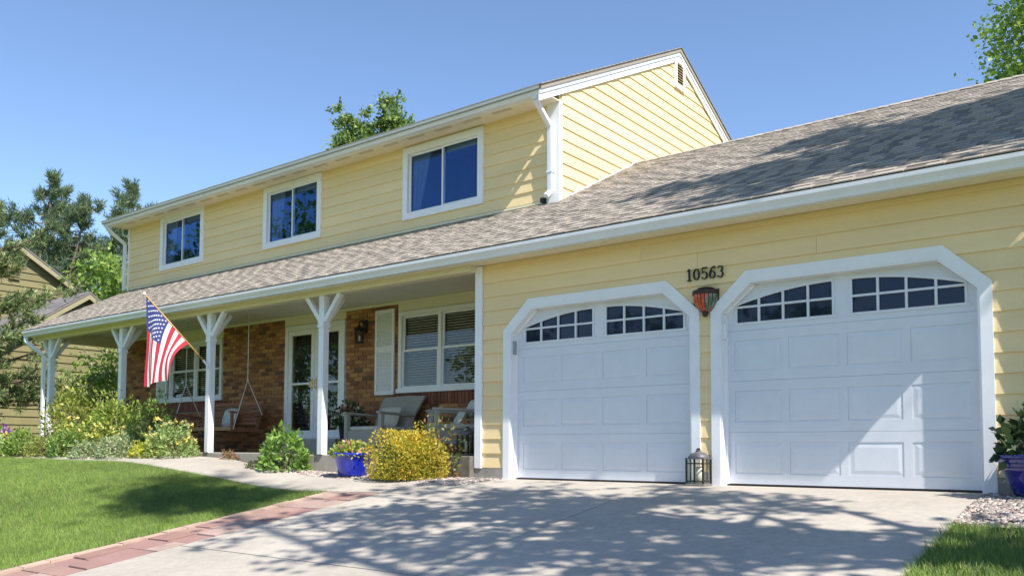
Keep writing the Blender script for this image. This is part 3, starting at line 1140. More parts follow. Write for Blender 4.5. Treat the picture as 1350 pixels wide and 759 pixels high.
# ridge caps
rc = MB()
x = X1 + .01
while x < RGX:
    wd = .15
    rc.add([(x, RY - .13, zr - .045), (x + wd * 1.3, RY - .13, zr - .055), (x, RY, zr + .026), (x + wd * 1.3, RY, zr + .014), (x, RY + .13, zr - .045), (x + wd * 1.3, RY + .13, zr - .055)],
           [(0, 1, 3, 2), (2, 3, 5, 4)])
    x += wd
rc.build('ridge_caps', SHINGLE, gr, kind='stuff')
# flashing strip along the gable and the dark outlet of the downspout
MB().prism([(W + .16, roof_z(W + .16) + .004), (RY, zr + .004), (RY, zr + .03), (W + .16, roof_z(W + .16) + .03)], 'x', X1 + .0255, X1 + .032).build('flashing', WHITE, house)
sbox('downspout_outlet', BLACK, house, X1 - .27, X1 - .205, W - .10, W - .03, 4.02, 4.085)
# metal drip edge, fascia, gutter
def gutter(name, x0, x1, yb, zt, zb, parent=house):
    d, h = 0.125, zt - zb
    prof = [(yb, zb), (yb - d * .62, zb), (yb - d * .70, zb + h * .30), (yb - d * .98, zb + h * .68), (yb - d, zt), (yb - d + .012, zt), (yb - d + .012, zt - .012),
            (yb - d * .9, zb + h * .7), (yb - d * .62, zb + h * .35), (yb - d * .55, zb + .01), (yb - .006, zb + .01), (yb - .006, zt), (yb, zt)]
    g = MB()
    n = len(prof)
    vs = [(x0, *p) for p in prof] + [(x1, *p) for p in prof]
    g.add(vs, [(i, (i + 1) % n, n + (i + 1) % n, n + i) for i in range(n)])
    full = [prof[i] for i in (0, 1, 2, 3, 4, 12)]
    for xx in (x0 + .001, x1 - .001):
        g.prism(full, 'x', xx - .001, xx + .001)
    return g.build(name, GUTTER, parent)


gutter('gutter', X0 - .03, RGX + .0, -0.352, 2.815, 2.70)
sbox('fascia', CREAM, house, X0 - .03, X1 - .003, -0.35, -0.33, 2.69, 2.80)
sbox('fascia', CREAM, house, X1, RGX, -0.35, -0.33, 2.69, 2.80)
sbox('soffit', SOFFIT, house, X1, RGX, -0.329, -0.0255, 2.728, 2.745)
sbox('soffit', SOFFIT, house, X0 - .03, X1 - .003, -0.329, -0.161, 2.728, 2.745)
# rake boards at the porch's left end and the garage's right end
for xx in (X0 - .075, RGX + .001):
    MB().prism([(-0.40, roof_z(-.40) - .004), (W if xx < -10 else RY, roof_z(W if xx < -10 else RY) - .004), (W if xx < -10 else RY, roof_z(W if xx < -10 else RY) - .16), (-0.40, roof_z(-.40) - .16)], 'x', xx, xx + .024).build('rake_board', WHITE, house)

# ---- upper storey
UZ = 5.49
HU = [(-17.98, -16.30, 4.30, 5.50), (-14.24, -12.51, 4.26, 5.48), (-10.39, -8.62, 4.22, 5.455)]
HU2 = [(h[0] + .06, h[1] - .06, h[2] + .06, h[3] - .06) for h in HU]
uw_ = MB()
for r_ in grid_cut(X0, X1, 3.2, 5.55, HU2):
    uw_.box(r_[0], r_[1], W + .001, W + .15, r_[2], r_[3])
upper_wall = uw_.build('upper_wall', YELLOW, house)
k = 0
z0 = 4.064 - PT
while z0 < UZ - .02:
    z1 = min(z0 + PT, UZ + .01)
    zs_ = sorted(set([z0, z1] + [z for h in HU2 for z in h[2:] if z0 < z < z1]))
    for r_ in grid_cut(X0 + .02, X1 - .19, z0, z1, HU2):
        ta = TB + (TT - TB) * (r_[2] - z0) / PT
        tb = TB + (TT - TB) * (r_[3] - z0) / PT
        clap(r_[0], r_[1], r_[0], r_[1], r_[2], r_[3], W, ta, tb, upper_wall)
    z0 += PT
sbox('corner_board', WHITE, house, X1 - .19, X1 + .0, W - .04, W - .0, 4.0, UZ, bevel=.004)
sbox('corner_board', WHITE, house, X1 + .001, X1 + .034, W - .04, W + .05, 4.0, 5.52, bevel=.004)
sbox('corner_board', WHITE, house, X0 - .02, X0 + .02, W - .04, W - .0, 3.95, UZ, bevel=.004)
# flashing where the porch roof meets the wall
sbox('flashing', NEIGHB if False else CREAM, house, X0, X1 - .2, W - .03, W - .025, 4.02, 4.055)

# gable wall facing the garage
RIDY, RIDZ = 5.62, 7.72
MS = (RIDZ - 5.56) / (RIDY - 1.26)


def mroof_z(y):
    return RIDZ - abs(y - RIDY) * MS


gy0, gy1 = W, 2 * RIDY - W
gable = MB().prism([(gy0 + .001, 3.0), (gy1, 3.0), (gy1, mroof_z(gy1) - .12), (RIDY, RIDZ - .12), (gy0 + .001, mroof_z(gy0) - .12)], 'x', X1 - .15, X1 - .0).build('gable_wall', YELLOW, house)
z0 = 4.064
vent = (5.50, 5.90, 7.0, 7.50)
while z0 < RIDZ - .2:
    z1 = z0 + PT

    def fr(z):
        return max(gy0 + .052, RIDY - (RIDZ - .13 - z) / MS)
    a0, a1 = fr(z0), fr(z1)
    b0, b1 = 2 * RIDY - a0 if a0 > gy0 + .06 else gy1, 2 * RIDY - a1 if a1 > gy0 + .06 else gy1
    if a1 >= RIDY:
        a1 = b1 = RIDY
    clap(a0, b0, a1, b1, z0, z1, X1, TB, TT, gable, axis='x')
    z0 += PT
gv = MB()
y0, y1, z0, z1 = 5.47, 5.86, 6.96, 7.54
for q in ((y0, y0 + .07, z0, z1 - .03), (y1 - .07, y1, z0, z1 - .03), (y0 + .07, y1 - .07, z0, z0 + .09), (y0 + .07, y1 - .07, z1 - .1, z1 - .03)):
    gv.box(X1 + .004, X1 + .055, *q)
ven = gv.build('gable_vent', WHITE, house, bevel=.003)
sbox('vent_back', ROOM, ven, X1 + .022, X1 + .026, y0 + .07, y1 - .07, z0 + .09, z1 - .1)
zz = z0 + .10
while zz < z1 - .12:
    MB().hexa([(X1 + .052, y0 + .07, zz), (X1 + .052, y1 - .07, zz), (X1 + .027, y1 - .07, zz + .025), (X1 + .027, y0 + .07, zz + .025),
               (X1 + .052, y0 + .07, zz + .008), (X1 + .052, y1 - .07, zz + .008), (X1 + .027, y1 - .07, zz + .033), (X1 + .027, y0 + .07, zz + .033)]).build('slat', mat('vent_slat', (.6, .42, .2), .6), ven)
    zz += .05

# main roof, rake boards, eave
OV = 0.055
for sgn in (-1, 1):
    ye = RIDY + sgn * (RIDY - 1.27)
    ze = mroof_z(ye)
    MB().prism([(RIDY, RIDZ), (ye, ze), (ye, ze - .07), (RIDY, RIDZ - .07)], 'x', X0 - .25, X1 + OV + .03).build('main_roof', SHINGLE, house)
    # shingle courses along the rake edge read as a dark stepped line
    mb = MB()
    n = 34
    for q in range(n):
        ya, yb = RIDY + (ye - RIDY) * q / n, RIDY + (ye - RIDY) * (q + 1.15) / n
        za, zb = mroof_z(ya), mroof_z(yb)
        mb.add([(X0 - .26, ya, za + .003), (X1 + OV + .05, ya, za + .003), (X1 + OV + .05, yb, zb + .016), (X0 - .26, yb, zb + .016), (X0 - .26, yb, zb), (X1 + OV + .05, yb, zb), (X1 + OV + .05, ya, za)],
               [(0, 1, 2, 3), (3, 2, 5, 4), (1, 6, 5, 2)])
    mb.build('shingle_courses', SHINGLE, house, kind='stuff')
    for (d0, d1, xx0, xx1) in ((.072, .13, X1 + OV - .02, X1 + OV + .012), (.130, .232, X1 + OV - .024, X1 + OV - .006)):
        yq = ye + sgn * (.0)
        MB().prism([(RIDY, RIDZ - d0), (yq, ze - d0), (yq, ze - d1), (RIDY, RIDZ - d1)], 'x', xx0, xx1).build('rake_board', WHITE, house)
    MB().prism([(RIDY, RIDZ - .19), (ye - sgn * .6, mroof_z(ye - sgn * .6) - .19), (ye - sgn * .6, mroof_z(ye - sgn * .6) - .20), (RIDY, RIDZ - .20)], 'x', X1 + .025, X1 + OV - .025).build('rake_soffit', SOFFIT, house)
gutter('gutter', X0 - .22, X1 + OV - .01, 1.385, 5.565, 5.45)
sbox('fascia', WHITE, house, X0 - .22, X1 + OV - .03, 1.387, 1.41, 5.44, 5.60)
sbox('soffit', SOFFIT, house, X0 - .22, X1 + .04, 1.411, W - .0, UZ, UZ + .015)
x = X0 + .3
while x < X1 - .7:
    sbox('soffit_vent', mat('vent_brown', (.58, .51, .38), .8), house, x, x + .36, 1.53, 1.60, UZ - .004, UZ - .001)
    x += .60


def slider(h):
    x0, x1, z0, z1 = h
    tr = .115
    y = W
    r_ = MB()
    r_.box(x0, x0 + tr, y - .05, y + .03, z0, z1)
    r_.box(x1 - tr, x1, y - .05, y + .03, z0, z1)
    r_.box(x0 + tr, x1 - tr, y - .049, y + .03, z1 - tr, z1)
    r_.box(x0 + tr, x1 - tr, y - .049, y + .03, z0, z0 + tr)
    w_ = r_.build('upper_window', WHITE, house, bevel=.004)
    a, b, p, q = x0 + tr, x1 - tr, z0 + tr, z1 - tr
    c = (a + b) / 2
    t_ = .03
    for s0, s1, dy in ((a, c + .02, .012), (c - .02, b, -.012)):
        s = MB()
        s.box(s0, s0 + t_, y + dy, y + dy + .02, p, q)
        s.box(s1 - t_, s1, y + dy, y + dy + .02, p, q)
        s.box(s0 + t_, s1 - t_, y + dy, y + dy + .02, p, p + t_)
        s.box(s0 + t_, s1 - t_, y + dy, y + dy + .02, q - t_, q)
        s.build('sash', WHITE, w_)
        sbox('pane', PANEU, w_, s0 + t_, s1 - t_, y + dy + .008, y + dy + .012, p + t_, q - t_)
    rm = MB()
    rm.box(a - .02, b + .02, y + 1.0, y + 1.02, p - .2, q + .1)
    rm.box(a - .03, a - .02, y + .05, y + 1.0, p - .2, q + .1)
    rm.box(b + .02, b + .03, y + .05, y + 1.0, p - .2, q + .1)
    rm.box(a - .02, b + .02, y + .05, y + 1.0, q + .08, q + .1)
    rm.box(a - .02, b + .02, y + .05, y + 1.0, p - .2, p - .18)
    rm.build('interior', DARKW, w_)
    return w_, a, b, p, q


for i, h in enumerate(HU):
    w_, a, b, p, q = slider(h)
    cu = MB()
    n = 14
    wtop, wbot = (.42, .16) if i != 1 else (.40, .3)
    for k in range(n):
        u0, u1 = k / n, (k + 1) / n
        d0, d1 = .03 * math.sin(u0 * 22), .03 * math.sin(u1 * 22)
        cu.add([(a + .02 + wtop * u0, W + .07 + d0, q), (a + .02 + wtop * u1, W + .07 + d1, q), (a + .02 + wbot * u1, W + .07 + d1, p), (a + .02 + wbot * u0, W + .07 + d0, p)], [(0, 1, 2, 3)])
    cu.build('curtain', CURTAIN, w_)
    sbox('roller_shade', SHADE, w_, (a + b) / 2, b, W + .09, W + .095, q - .09, q)

# ---- downspouts
def spout(pts, w_=.075, d=.06, up=(1, 0, 0)):
    m_ = MB()
    for p, q in zip(pts[:-1], pts[1:]):
        m_.beam(p, q, d, w_, up=up)
    o = m_.build('downspout', GUTTER, house, bevel=.006)
    return o


ds = spout([(X1 - .07, 1.335, 5.46), (X1 - .07, 1.335, 5.40), (X1 - .10, 1.745, 5.13), (X1 - .10, 1.755, 4.16), (X1 - .12, 1.67, 4.08)])
sbox('strap', GUTTER, ds, X1 - .15, X1 - .05, 1.715, 1.789, 4.44, 4.465)
spout([(X0 - .12, 1.335, 5.46), (X0 - .12, 1.335, 5.40), (X0 - .05, 1.735, 5.10), (X0 - .05, 1.735, 4.02)])
spout([(X0 + .06, -0.42, 2.71), (X0 + .06, -0.42, 2.60), (PX[3] - .12, -0.20, 2.30), (PX[3] - .12, -0.185, 0.5), (PX[3] - .16, -.25, .34)])
spout([(GX1 - .06, -0.41, 2.71), (GX1 - .06, -0.41, 2.64), (GX1 - .06, -0.09, 2.42), (GX1 - .06, -0.085, 0.2), (GX1 - .06, -.2, .06)])

# left and back walls of main house
sbox('side_wall', YELLOW, house, X0, X0 + .14, W + .201, gy1, 0.0, 5.5)
sbox('rear_wall', YELLOW, house, X0 + .141, X1 - .151, gy1 - .15, gy1, 0.0, 5.5)

# ------------------------------------------------------------------ house number
num = thing('house_number', 'black metal house number 10563 screwed above the sconce between garage doors', 'house number', (-4.0, -0.03, 2.2))


def stroke(mb, pts, wd, y0=-0.045, y1=-0.026):
    n = len(pts)
    for i in range(n - 1):
        (x0_, z0_), (x1_, z1_) = pts[i], pts[i + 1]
        a0 = .74 * (wd[i] if hasattr(wd, '__len__') else wd)
        a1 = .74 * (wd[i + 1] if hasattr(wd, '__len__') else wd)
        dx, dz = x1_ - x0_, z1_ - z0_
        l = math.hypot(dx, dz) or 1e-6
        nx, nz = -dz / l, dx / l
        ex, ez = dx / l * .002, dz / l * .002
        mb.prism([(x0_ - ex + nx * a0 / 2, z0_ - ez + nz * a0 / 2), (x1_ + ex + nx * a1 / 2, z1_ + ez + nz * a1 / 2), (x1_ + ex - nx * a1 / 2, z1_ + ez - nz * a1 / 2), (x0_ - ex - nx * a0 / 2, z0_ - ez - nz * a0 / 2)], 'y', y0 - .0003 * (i % 2), y1)


def arcpts(cx, cz, rx, rz, a0, a1, n=18):
    return [(cx + rx * math.cos(R(a0 + (a1 - a0) * i / n)), cz + rz * math.sin(R(a0 + (a1 - a0) * i / n))) for i in range(n + 1)]


H_ = 0.128
dig_x = [-4.195, -4.112, -4.018, -3.928, -3.838]
for ch, x in zip('10563', dig_x):
    mb = MB()
    zb = 2.185 - .0
    if ch == '1':
        stroke(mb, [(x, zb), (x, zb + H_)], .021)
        stroke(mb, [(x - .024, zb + .004), (x + .024, zb + .004)], .008)
        stroke(mb, [(x - .024, zb + H_ - .022), (x - .006, zb + H_ - .006)], .009)
    elif ch == '0':
        p = arcpts(x, zb + H_ / 2, .030, H_ / 2 - .006, 0, 360, 28)
        stroke(mb, p, [.008 + .013 * abs(math.cos(2 * math.pi * i / 28)) for i in range(29)])
    elif ch == '5':
        stroke(mb, [(x - .022, zb + H_ - .006), (x + .028, zb + H_ - .004)], .015)
        stroke(mb, [(x - .024, zb + H_), (x - .026, zb + .066)], .008)
        p = arcpts(x - .002, zb + .043, .030, .039, 130, -140, 22)
        stroke(mb, p, [.007 + .014 * max(0, math.cos(R(130 - 270 * i / 22))) for i in range(23)])
        mb.lathe((0, 0, 0), [], 3) if False else None
        stroke(mb, [(x - .029, zb + .018), (x - .017, zb + .018)], .014)
    elif ch == '6':
        p = arcpts(x, zb + .041, .029, .036, 0, 360, 24)
        stroke(mb, p, [.008 + .012 * abs(math.cos(2 * math.pi * i / 24)) for i in range(25)])
        p = arcpts(x + .03, zb + .045, .058, .082, 92, 180, 14)
        stroke(mb, p, [.008 + .012 * (i / 14) for i in range(15)])
        stroke(mb, [(x + .018, zb + H_ - .018), (x + .030, zb + H_ - .018)], .014)
    elif ch == '3':
        p = arcpts(x - .003, zb + .036, .030, .033, 80, -150, 20)
        stroke(mb, p, [.007 + .014 * max(0, math.cos(R(80 - 230 * i / 20))) for i in range(21)])
        p = arcpts(x - .003, zb + .094, .026, .029, 150, -80, 20)
        stroke(mb, p, [.007 + .012 * max(0, math.cos(R(150 - 230 * i / 20))) for i in range(21)])
        stroke(mb, [(x - .031, zb + .018), (x - .019, zb + .018)], .014)
        stroke(mb, [(x - .029, zb + .108), (x - .018, zb + .108)], .012)
    mb.build('digit', BLACK, num)

# ------------------------------------------------------------------ stained glass sconce
sc = thing('wall_sconce', 'dark wall lamp with red and green stained glass under the house number', 'wall lamp', (-4.0, 0, 1.95))
cxs, zt = -4.005, 2.05


def half_shell(prof, n=16, x=cxs, y=-.026, sq=1.0):
    vs, fs = [], []
    for r_, z in prof:
        for k in range(n + 1):
            a = math.pi * k / n
            vs.append((x + r_ * math.cos(a), y - r_ * sq * math.sin(a), z))
    for i in range(len(prof) - 1):
        for k in range(n):
            fs.append((i * (n + 1) + k, i * (n + 1) + k + 1, (i + 1) * (n + 1) + k + 1, (i + 1) * (n + 1) + k))
    return vs, fs


BR = mat('bronze', (.045, .026, .02), .45, metal=.4, noise=(30, .3))
mb = MB()
mb.add(*half_shell([(.141, 2.012), (.147, 2.02), (.147, 2.05), (.139, 2.06), (.10, 2.062)]))
mb.add(*half_shell([(.10, 2.062), (.092, 2.085), (.05, 2.098), (.0, 2.10)]))
mb.box(cxs - .145, cxs + .145, -.026, -.012, 1.86, 2.07)
mb.build('lamp_bracket', BR, sc)
mb = MB()
mb.lathe((cxs, -.055, 1.805), [(0, -.03), (.022, -.022), (.03, 0), (.035, .02), (.03, .035), (0, .036)], 14)
mb.build('finial', BR, sc)
gm = [mat('red_glass', (.50, .075, .03), .25, noise=(40, .5)), mat('orange_glass', (.55, .16, .035), .25, noise=(40, .5)), mat('green_glass', (.10, .16, .10), .25, noise=(40, .5)), mat('grey_glass', (.22, .24, .22), .25, noise=(40, .4))]
prof = [(.136, 2.012), (.134, 1.97), (.122, 1.92), (.098, 1.875), (.065, 1.838), (.03, 1.825)]
rg = random.Random(4)
n = 10
for i in range(len(prof) - 1):
    for k in range(n):
        a0, a1 = math.pi * k / n, math.pi * (k + 1) / n
        e = .04
        q = []
        for (r_, z), aa in ((prof[i], a0 + e), (prof[i], a1 - e), (prof[i + 1], a1 - e), (prof[i + 1], a0 + e)):
            q.append((cxs + r_ * math.cos(aa), -.026 - r_ * math.sin(aa), z))
        left = k >= 4
        m_ = gm[rg.choice([0, 0, 1])] if left and (2 < k + i * .5 < 8.5) else gm[rg.choice([2, 2, 3, 0])]
        c = Vector((cxs, -.026, 1.95))
        q2 = [tuple(Vector(p) + (c - Vector(p)).normalized() * .004) for p in q]
        MB().add([*q, *q2], [(0, 1, 2, 3), (7, 6, 5, 4), (0, 4, 5, 1), (1, 5, 6, 2), (2, 6, 7, 3), (3, 7, 4, 0)]).build('glass_piece', m_, sc)
mb = MB()
mb.add(*half_shell([(r_ - .003, z) for r_, z in prof]))
mb.build('lead_came', BR, sc)

# ------------------------------------------------------------------ porch wall lamp
wl = thing('porch_lamp', 'black lantern wall lamp on the brick beside the storm door', 'wall lamp', (-11.3, W, 2.4))
x, y, z = -11.30, W - .15, 2.30
mb = MB()
mb.box(x - .05, x + .05, W - .03, W - .008, 2.40, 2.62)
mb.tube([(x, W - .03, 2.55), (x, W - .10, 2.60), (x, y, 2.58), (x, y, 2.50)], .012, 8)
mb.build('arm', BLACK, wl)
mb = MB()
mb.lathe((x, y, 0), [(0, 2.52), (.02, 2.515), (.035, 2.49), (.095, 2.45), (.10, 2.435), (.085, 2.435)], 6)
for k in range(6):
    a = math.pi / 3 * k
    mb.beam((x + .075 * math.cos(a), y + .075 * math.sin(a), 2.435), (x + .068 * math.cos(a), y + .068 * math.sin(a), 2.225), .012, .012)
mb.lathe((x, y, 0), [(0, 2.20), (.078, 2.20), (.08, 2.225), (0, 2.226)], 6)
mb.build('cage', BLACK, wl)
MB().lathe((x, y, 0), [(.068, 2.43), (.062, 2.228)], 6).build('glass', LAMPG, wl)
MB().lathe((x, y, 0), [(0, 2.227), (.022, 2.227), (.022, 2.33), (0, 2.335)], 10).build('candle', WAX, wl)

# ------------------------------------------------------------------ lanterns
def lantern(name, label, x, y, z, s=1.0, group=None):
    t = thing(name, label, 'lantern', (x, y, z), 'candle lanterns')
    w_ = .098 * s
    mb = MB()
    mb.box(x - w_ - .012, x + w_ + .012, y - w_ - .012, y + w_ + .012, z, z + .022 * s)
    mb.build('base', mat('worn_pewter', (.20, .19, .18), .6, noise=(40, .4), metal=.3), t, bevel=.004)
    mb = MB()
    for sx in (-1, 1):
        for sy in (-1, 1):
            mb.box(x + sx * w_ - .008, x + sx * w_ + .008, y + sy * w_ - .008, y + sy * w_ + .008, z + .022 * s, z + .295 * s)
    for sgn in (-1, 1):
        for xx in (0.0,):
            mb.box(x + xx * s - .003, x + xx * s + .003, y + sgn * w_ - .004, y + sgn * w_ + .004, z + .03, z + .29 * s)
            mb.box(x + sgn * w_ - .004, x + sgn * w_ + .004, y + xx * s - .004, y + xx * s + .004, z + .03, z + .29 * s)
        for zz in (.05, .24):
            mb.box(x - w_, x + w_, y + sgn * w_ - .005, y + sgn * w_ + .005, z + zz * s - .005, z + zz * s + .005)
            mb.box(x + sgn * w_ - .005, x + sgn * w_ + .005, y - w_, y + w_, z + zz * s - .005, z + zz * s + .005)
    mb.build('frame', BLACK, t)
    mb = MB()
    q = []
    n = 6
    for k in range(n + 1):
        a = math.pi / 2 * k / n
        q.append(((w_ + .014) * math.cos(a) + .0, .295 * s + .075 * s * math.sin(a)))
    mb.lathe((x, y, z), [(r_ * 1.0 + .004, h) for r_, h in q[:-1]] + [(.03, .371 * s), (.03, .385 * s), (0, .386 * s)], 4 * 5)
    mb.box(x - w_ - .012, x + w_ + .012, y - w_ - .012, y + w_ + .012, z + .288 * s, z + .302 * s)
    mb.build('roof', mat('pewter_cap', (.12, .12, .125), .55, noise=(60, .5), metal=.3), t)
    mb = MB()
    mb.lathe((x, y, z), [(0, .385 * s), (.022, .387 * s), (.02, .405 * s), (0, .41 * s)], 12)
    mb.build('knob', BLACK, t)
    mb = MB()
    for sgn in (-1, 1):
        mb.box(x - w_ + .009, x + w_ - .009, y + sgn * (w_ - .001) - .001, y + sgn * (w_ - .001) + .001, z + .023 * s, z + .285 * s)
        mb.box(x + sgn * (w_ - .001) - .001, x + sgn * (w_ - .001) + .001, y - w_ + .009, y + w_ - .009, z + .023 * s, z + .285 * s)
    mb.build('glass', LAMPG, t)
    MB().lathe((x, y, z), [(0, .0225), (.038 * s, .0225), (.038 * s, .2 * s), (.03 * s, .205 * s), (0, .2 * s)], 16).build('candle', WAX, t, smooth=True)
    return t


lantern('lantern', 'dark metal lantern with white candle on the drive between the garage doors', -4.03, -0.19, 0.002, 0.95)
lantern('lantern', 'dark metal lantern on porch floor in shade next to the corner board', -7.52, 0.18, 0.287, 0.95)

# ------------------------------------------------------------------ leaf clouds
def leaf_quads(P, size, r, up_bias=0.3, aspect=0.55, D=None):
    n = len(P)
    if D is None:
        D = r.normal(size=(n, 3))
    D = D / (np.linalg.norm(D, axis=1, keepdims=True) + 1e-9)
    Nn = r.normal(size=(n, 3))
    Nn[:, 2] += up_bias * 3
    S = np.cross(D, Nn)
    S /= (np.linalg.norm(S, axis=1, keepdims=True) + 1e-9)
    Nn = np.cross(S, D)
    sz = size * r.uniform(.5, 1.45, (n, 1))
    a = P
    b = P + D * sz * .5 + S * sz * aspect * .5 + Nn * sz * .08
    c = P + D * sz
    d = P + D * sz * .5 - S * sz * aspect * .5 + Nn * sz * .08
    v = np.stack([a, b, c, d], 1).reshape(-1, 3)
    f = np.arange(n * 4).reshape(n, 4)
    return v, f


def mound_pts(n, c, rx, ry, h, r, lump=0.22):
    """points in the outer shell of a lumpy mound"""
    k = r.integers(9, 15)
    dirs = r.normal(size=(k, 3))
    dirs /= np.linalg.norm(dirs, axis=1, keepdims=True)
    amp = r.uniform(-.3, 1.0, k) * lump
    u = r.normal(size=(n, 3))
    u[:, 2] = np.abs(u[:, 2]) * .9 - .12
    u /= np.linalg.norm(u, axis=1, keepdims=True)
    bumps = (np.maximum(0, u @ dirs.T) ** 6 * amp).sum(1)
    rad = (1 - np.abs(r.normal(0, .22, n))) * (1 + bumps)
    rad = np.clip(rad, .15, 1.5)
    p = u * rad[:, None] * np.array([rx, ry, h * .92])
    p[:, 2] = np.maximum(p[:, 2] + h * .06, .01)
    hole = r.normal(size=(7, 3))
    hole[:, 2] = np.abs(hole[:, 2]) * .6
    hole /= np.linalg.norm(hole, axis=1, keepdims=True)
    keep = ((u @ hole.T).max(1) < r.uniform(.93, 1.02, n))
    p, u = p[keep], u[keep]
    ns = 14
    sd = r.normal(size=(ns, 3))
    sd[:, 2] = np.abs(sd[:, 2]) + .5
    sd /= np.linalg.norm(sd, axis=1, keepdims=True)
    ks = max(6, n // 160)
    f_ = r.uniform(.85, 1.32, (ns, ks, 1))
    sp_ = sd[:, None, :] * f_ * np.array([rx, ry, h * .92]) + r.normal(0, .035, (ns, ks, 3)) * h
    p = np.concatenate([p, sp_.reshape(-1, 3)])
    u = np.concatenate([u, np.repeat(sd, ks, 0)])
    return p + np.array(c), u


PG = {'bed_shrub': 'shrubs at the back of the flower bed', 'yellow_flowers': 'yellow flowers in the bed', 'sage_plant': 'sage mounds in the bed', 'lime_plant': 'lime green plants in the bed'}


def plant(name, label, cat, x, y, rx, ry, h, nleaf, ls, m, seed, fl=None, group=None, z0=None, nst=10, aspect=.5, upb=.3, lump=.25, stem_m=None):
    group = group or PG.get(name)
    r = np.random.default_rng(seed)
    z = float(gz(x, y)) if z0 is None else z0
    t = thing(name, label, cat, (x, y, z), group)
    mb = MB()
    for k in range(nst):
        a = r.uniform(0, 6.28)
        q = r.uniform(.3, .8)
        e = (x + rx * q * math.cos(a), y + ry * q * math.sin(a), z + h * r.uniform(.5, .85))
        mid = (x + rx * q * .3 * math.cos(a), y + ry * q * .3 * math.sin(a), z + h * .4)
        mb.tube([(x + .02 * math.cos(a), y + .02 * math.sin(a), z - .01), mid, e], [.008, .006, .002], 4)
    mb.build('stems', stem_m or BARK, t)
    P, u = mound_pts(nleaf, (x, y, z), rx, ry, h, r, lump)
    D = u * .8 + r.normal(size=u.shape) * .6 + np.array([0, 0, .25])
    v, f = leaf_quads(P, ls, r, upb, aspect, D)
    npmesh('foliage', v, f, m, parent=t)
    if fl:
        for (n, fs, fm, hz, shape) in fl:
            u = r.normal(size=(n, 3))
            u[:, 2] = np.abs(u[:, 2]) + .35
            u /= np.linalg.norm(u, axis=1, keepdims=True)
            P = u * np.array([rx, ry, h]) * r.uniform(.85, 1.0, (n, 1)) + np.array([x, y, z])
            P[:, 2] += r.uniform(0, hz, n)
            V, Fc = [], []
            k0 = 0
            for p in P:
                D = r.normal(size=(shape, 3)) + np.array([0, 0, .4])
                v, f = leaf_quads(np.repeat(p[None], shape, 0), fs, r, .2, .6, D)
                V.append(v)
                Fc.append(f + k0)
                k0 += len(v)
            npmesh('flowers', np.concatenate(V), np.concatenate(Fc), fm, parent=t, kind='stuff')
            if hz > .05:
                mb = MB()
                for p in P:
                    mb.tube([(p[0] * .8 + x * .2, p[1] * .8 + y * .2, z + h * .4), tuple(p)], .0025, 3, cap=False)
                mb.build('flower_stalks', LEAFD, t, kind='stuff')
    return t


# ------------------------------------------------------------------ pots and porch plants
def pot(name, label, x, y, z, prof, m, soil_r, soil_z):
    t = thing(name, label, 'plant pot', (x, y, z), 'glazed blue pots' if name == 'ceramic_pot' else None)
    MB().lathe((x, y, z), prof, 40).build('bowl', m, t, smooth=True)
    MB().lathe((x, y, z), [(0, soil_z), (soil_r, soil_z - .005)], 20).build('potting_soil', SOIL, t)
    return t


z = float(gz(-8.95, -.5)) + .01
pot('ceramic_pot', 'cobalt blue glazed pot standing in the gravel beside the golden shrub', -8.98, -.5, z, [(0, .0), (.185, 0), (.195, .02), (.235, .17), (.262, .27), (.285, .285), (.29, .305), (.275, .315), (.255, .30), (.245, .25), (0, .24)], BLUE, .25, .262)
plant('pink_flowers', 'small pink and white bedding flowers growing in the cobalt blue pot', 'flowers', -8.98, -.5, .30, .28, .17, 900, .055, SHRUBL, 21, fl=[(26, .045, PETALP, .06, 6), (16, .035, PETALW, .04, 6)], z0=z + .255, nst=8)
z = float(gz(-.96, -.42)) + .012
pot('ceramic_pot', 'dark navy ribbed glazed pot on gravel right of the garage door', -.93, -.4, z, [(0, 0), (.20, 0), (.215, .02), (.262, .14), (.285, .20), (.292, .205), (.292, .215), (.298, .23), (.305, .235), (.305, .247), (.312, .262), (.32, .268), (.32, .28), (.33, .30), (.345, .305), (.345, .325), (.325, .33), (.30, .30), (0, .29)], NAVY, .3, .295)
plant('leafy_plant', 'dark green broad leaved plant growing in the navy pot right of garage', 'plant', -.93, -.4, .30, .30, .44, 620, .085, LEAFD, 22, z0=z + .28, nst=16, aspect=.62)
pot('tall_planter', 'tall black planter on the porch beside the storm door', -11.02, 1.25, .305, [(0, 0), (.13, 0), (.14, .02), (.19, .46), (.205, .47), (.205, .50), (.185, .50), (.17, .45), (0, .44)], POTBLK, .17, .455)
plant('white_flowers', 'white and coral blooms with dark leaves in the tall black porch planter', 'flowers', -11.02, 1.25, .27, .25, .36, 900, .06, LEAFD, 23, fl=[(22, .06, PETALW, .05, 7), (10, .05, PETALP, .06, 6)], z0=.75, nst=10)

sb = plant('spirea_bush', 'golden yellow and orange leaved spirea bush beside the drive', 'bush', -7.84, -.58, .41, .37, .61, 11000, .032, SPIREA, 31, nst=26, lump=.4, aspect=.5)
r = np.random.default_rng(310)
Pq, uq = mound_pts(5000, (-7.86, -.58, float(gz(-7.86, -.58))), .37, .33, .45, r, .3)
vq, fq = leaf_quads(Pq, .036, r, .3, .5, uq * .8 + r.normal(size=uq.shape) * .6)
npmesh('inner_foliage', vq, fq, leafmat('green_gold_leaves', [(.20, .26, .04), (.28, .32, .05), (.16, .22, .035), (.34, .34, .06), (.24, .28, .045)], .35), parent=sb)
plant('small_plant', 'loose green and red twiggy plant behind the golden bush', 'plant', -7.62, -.30, .34, .16, .72, 380, .055, leafmat('red_green_leaves', [(.14, .2, .05), (.2, .24, .07), (.26, .12, .05), (.1, .16, .04), (.3, .2, .08)]), 32, nst=18, lump=.5)
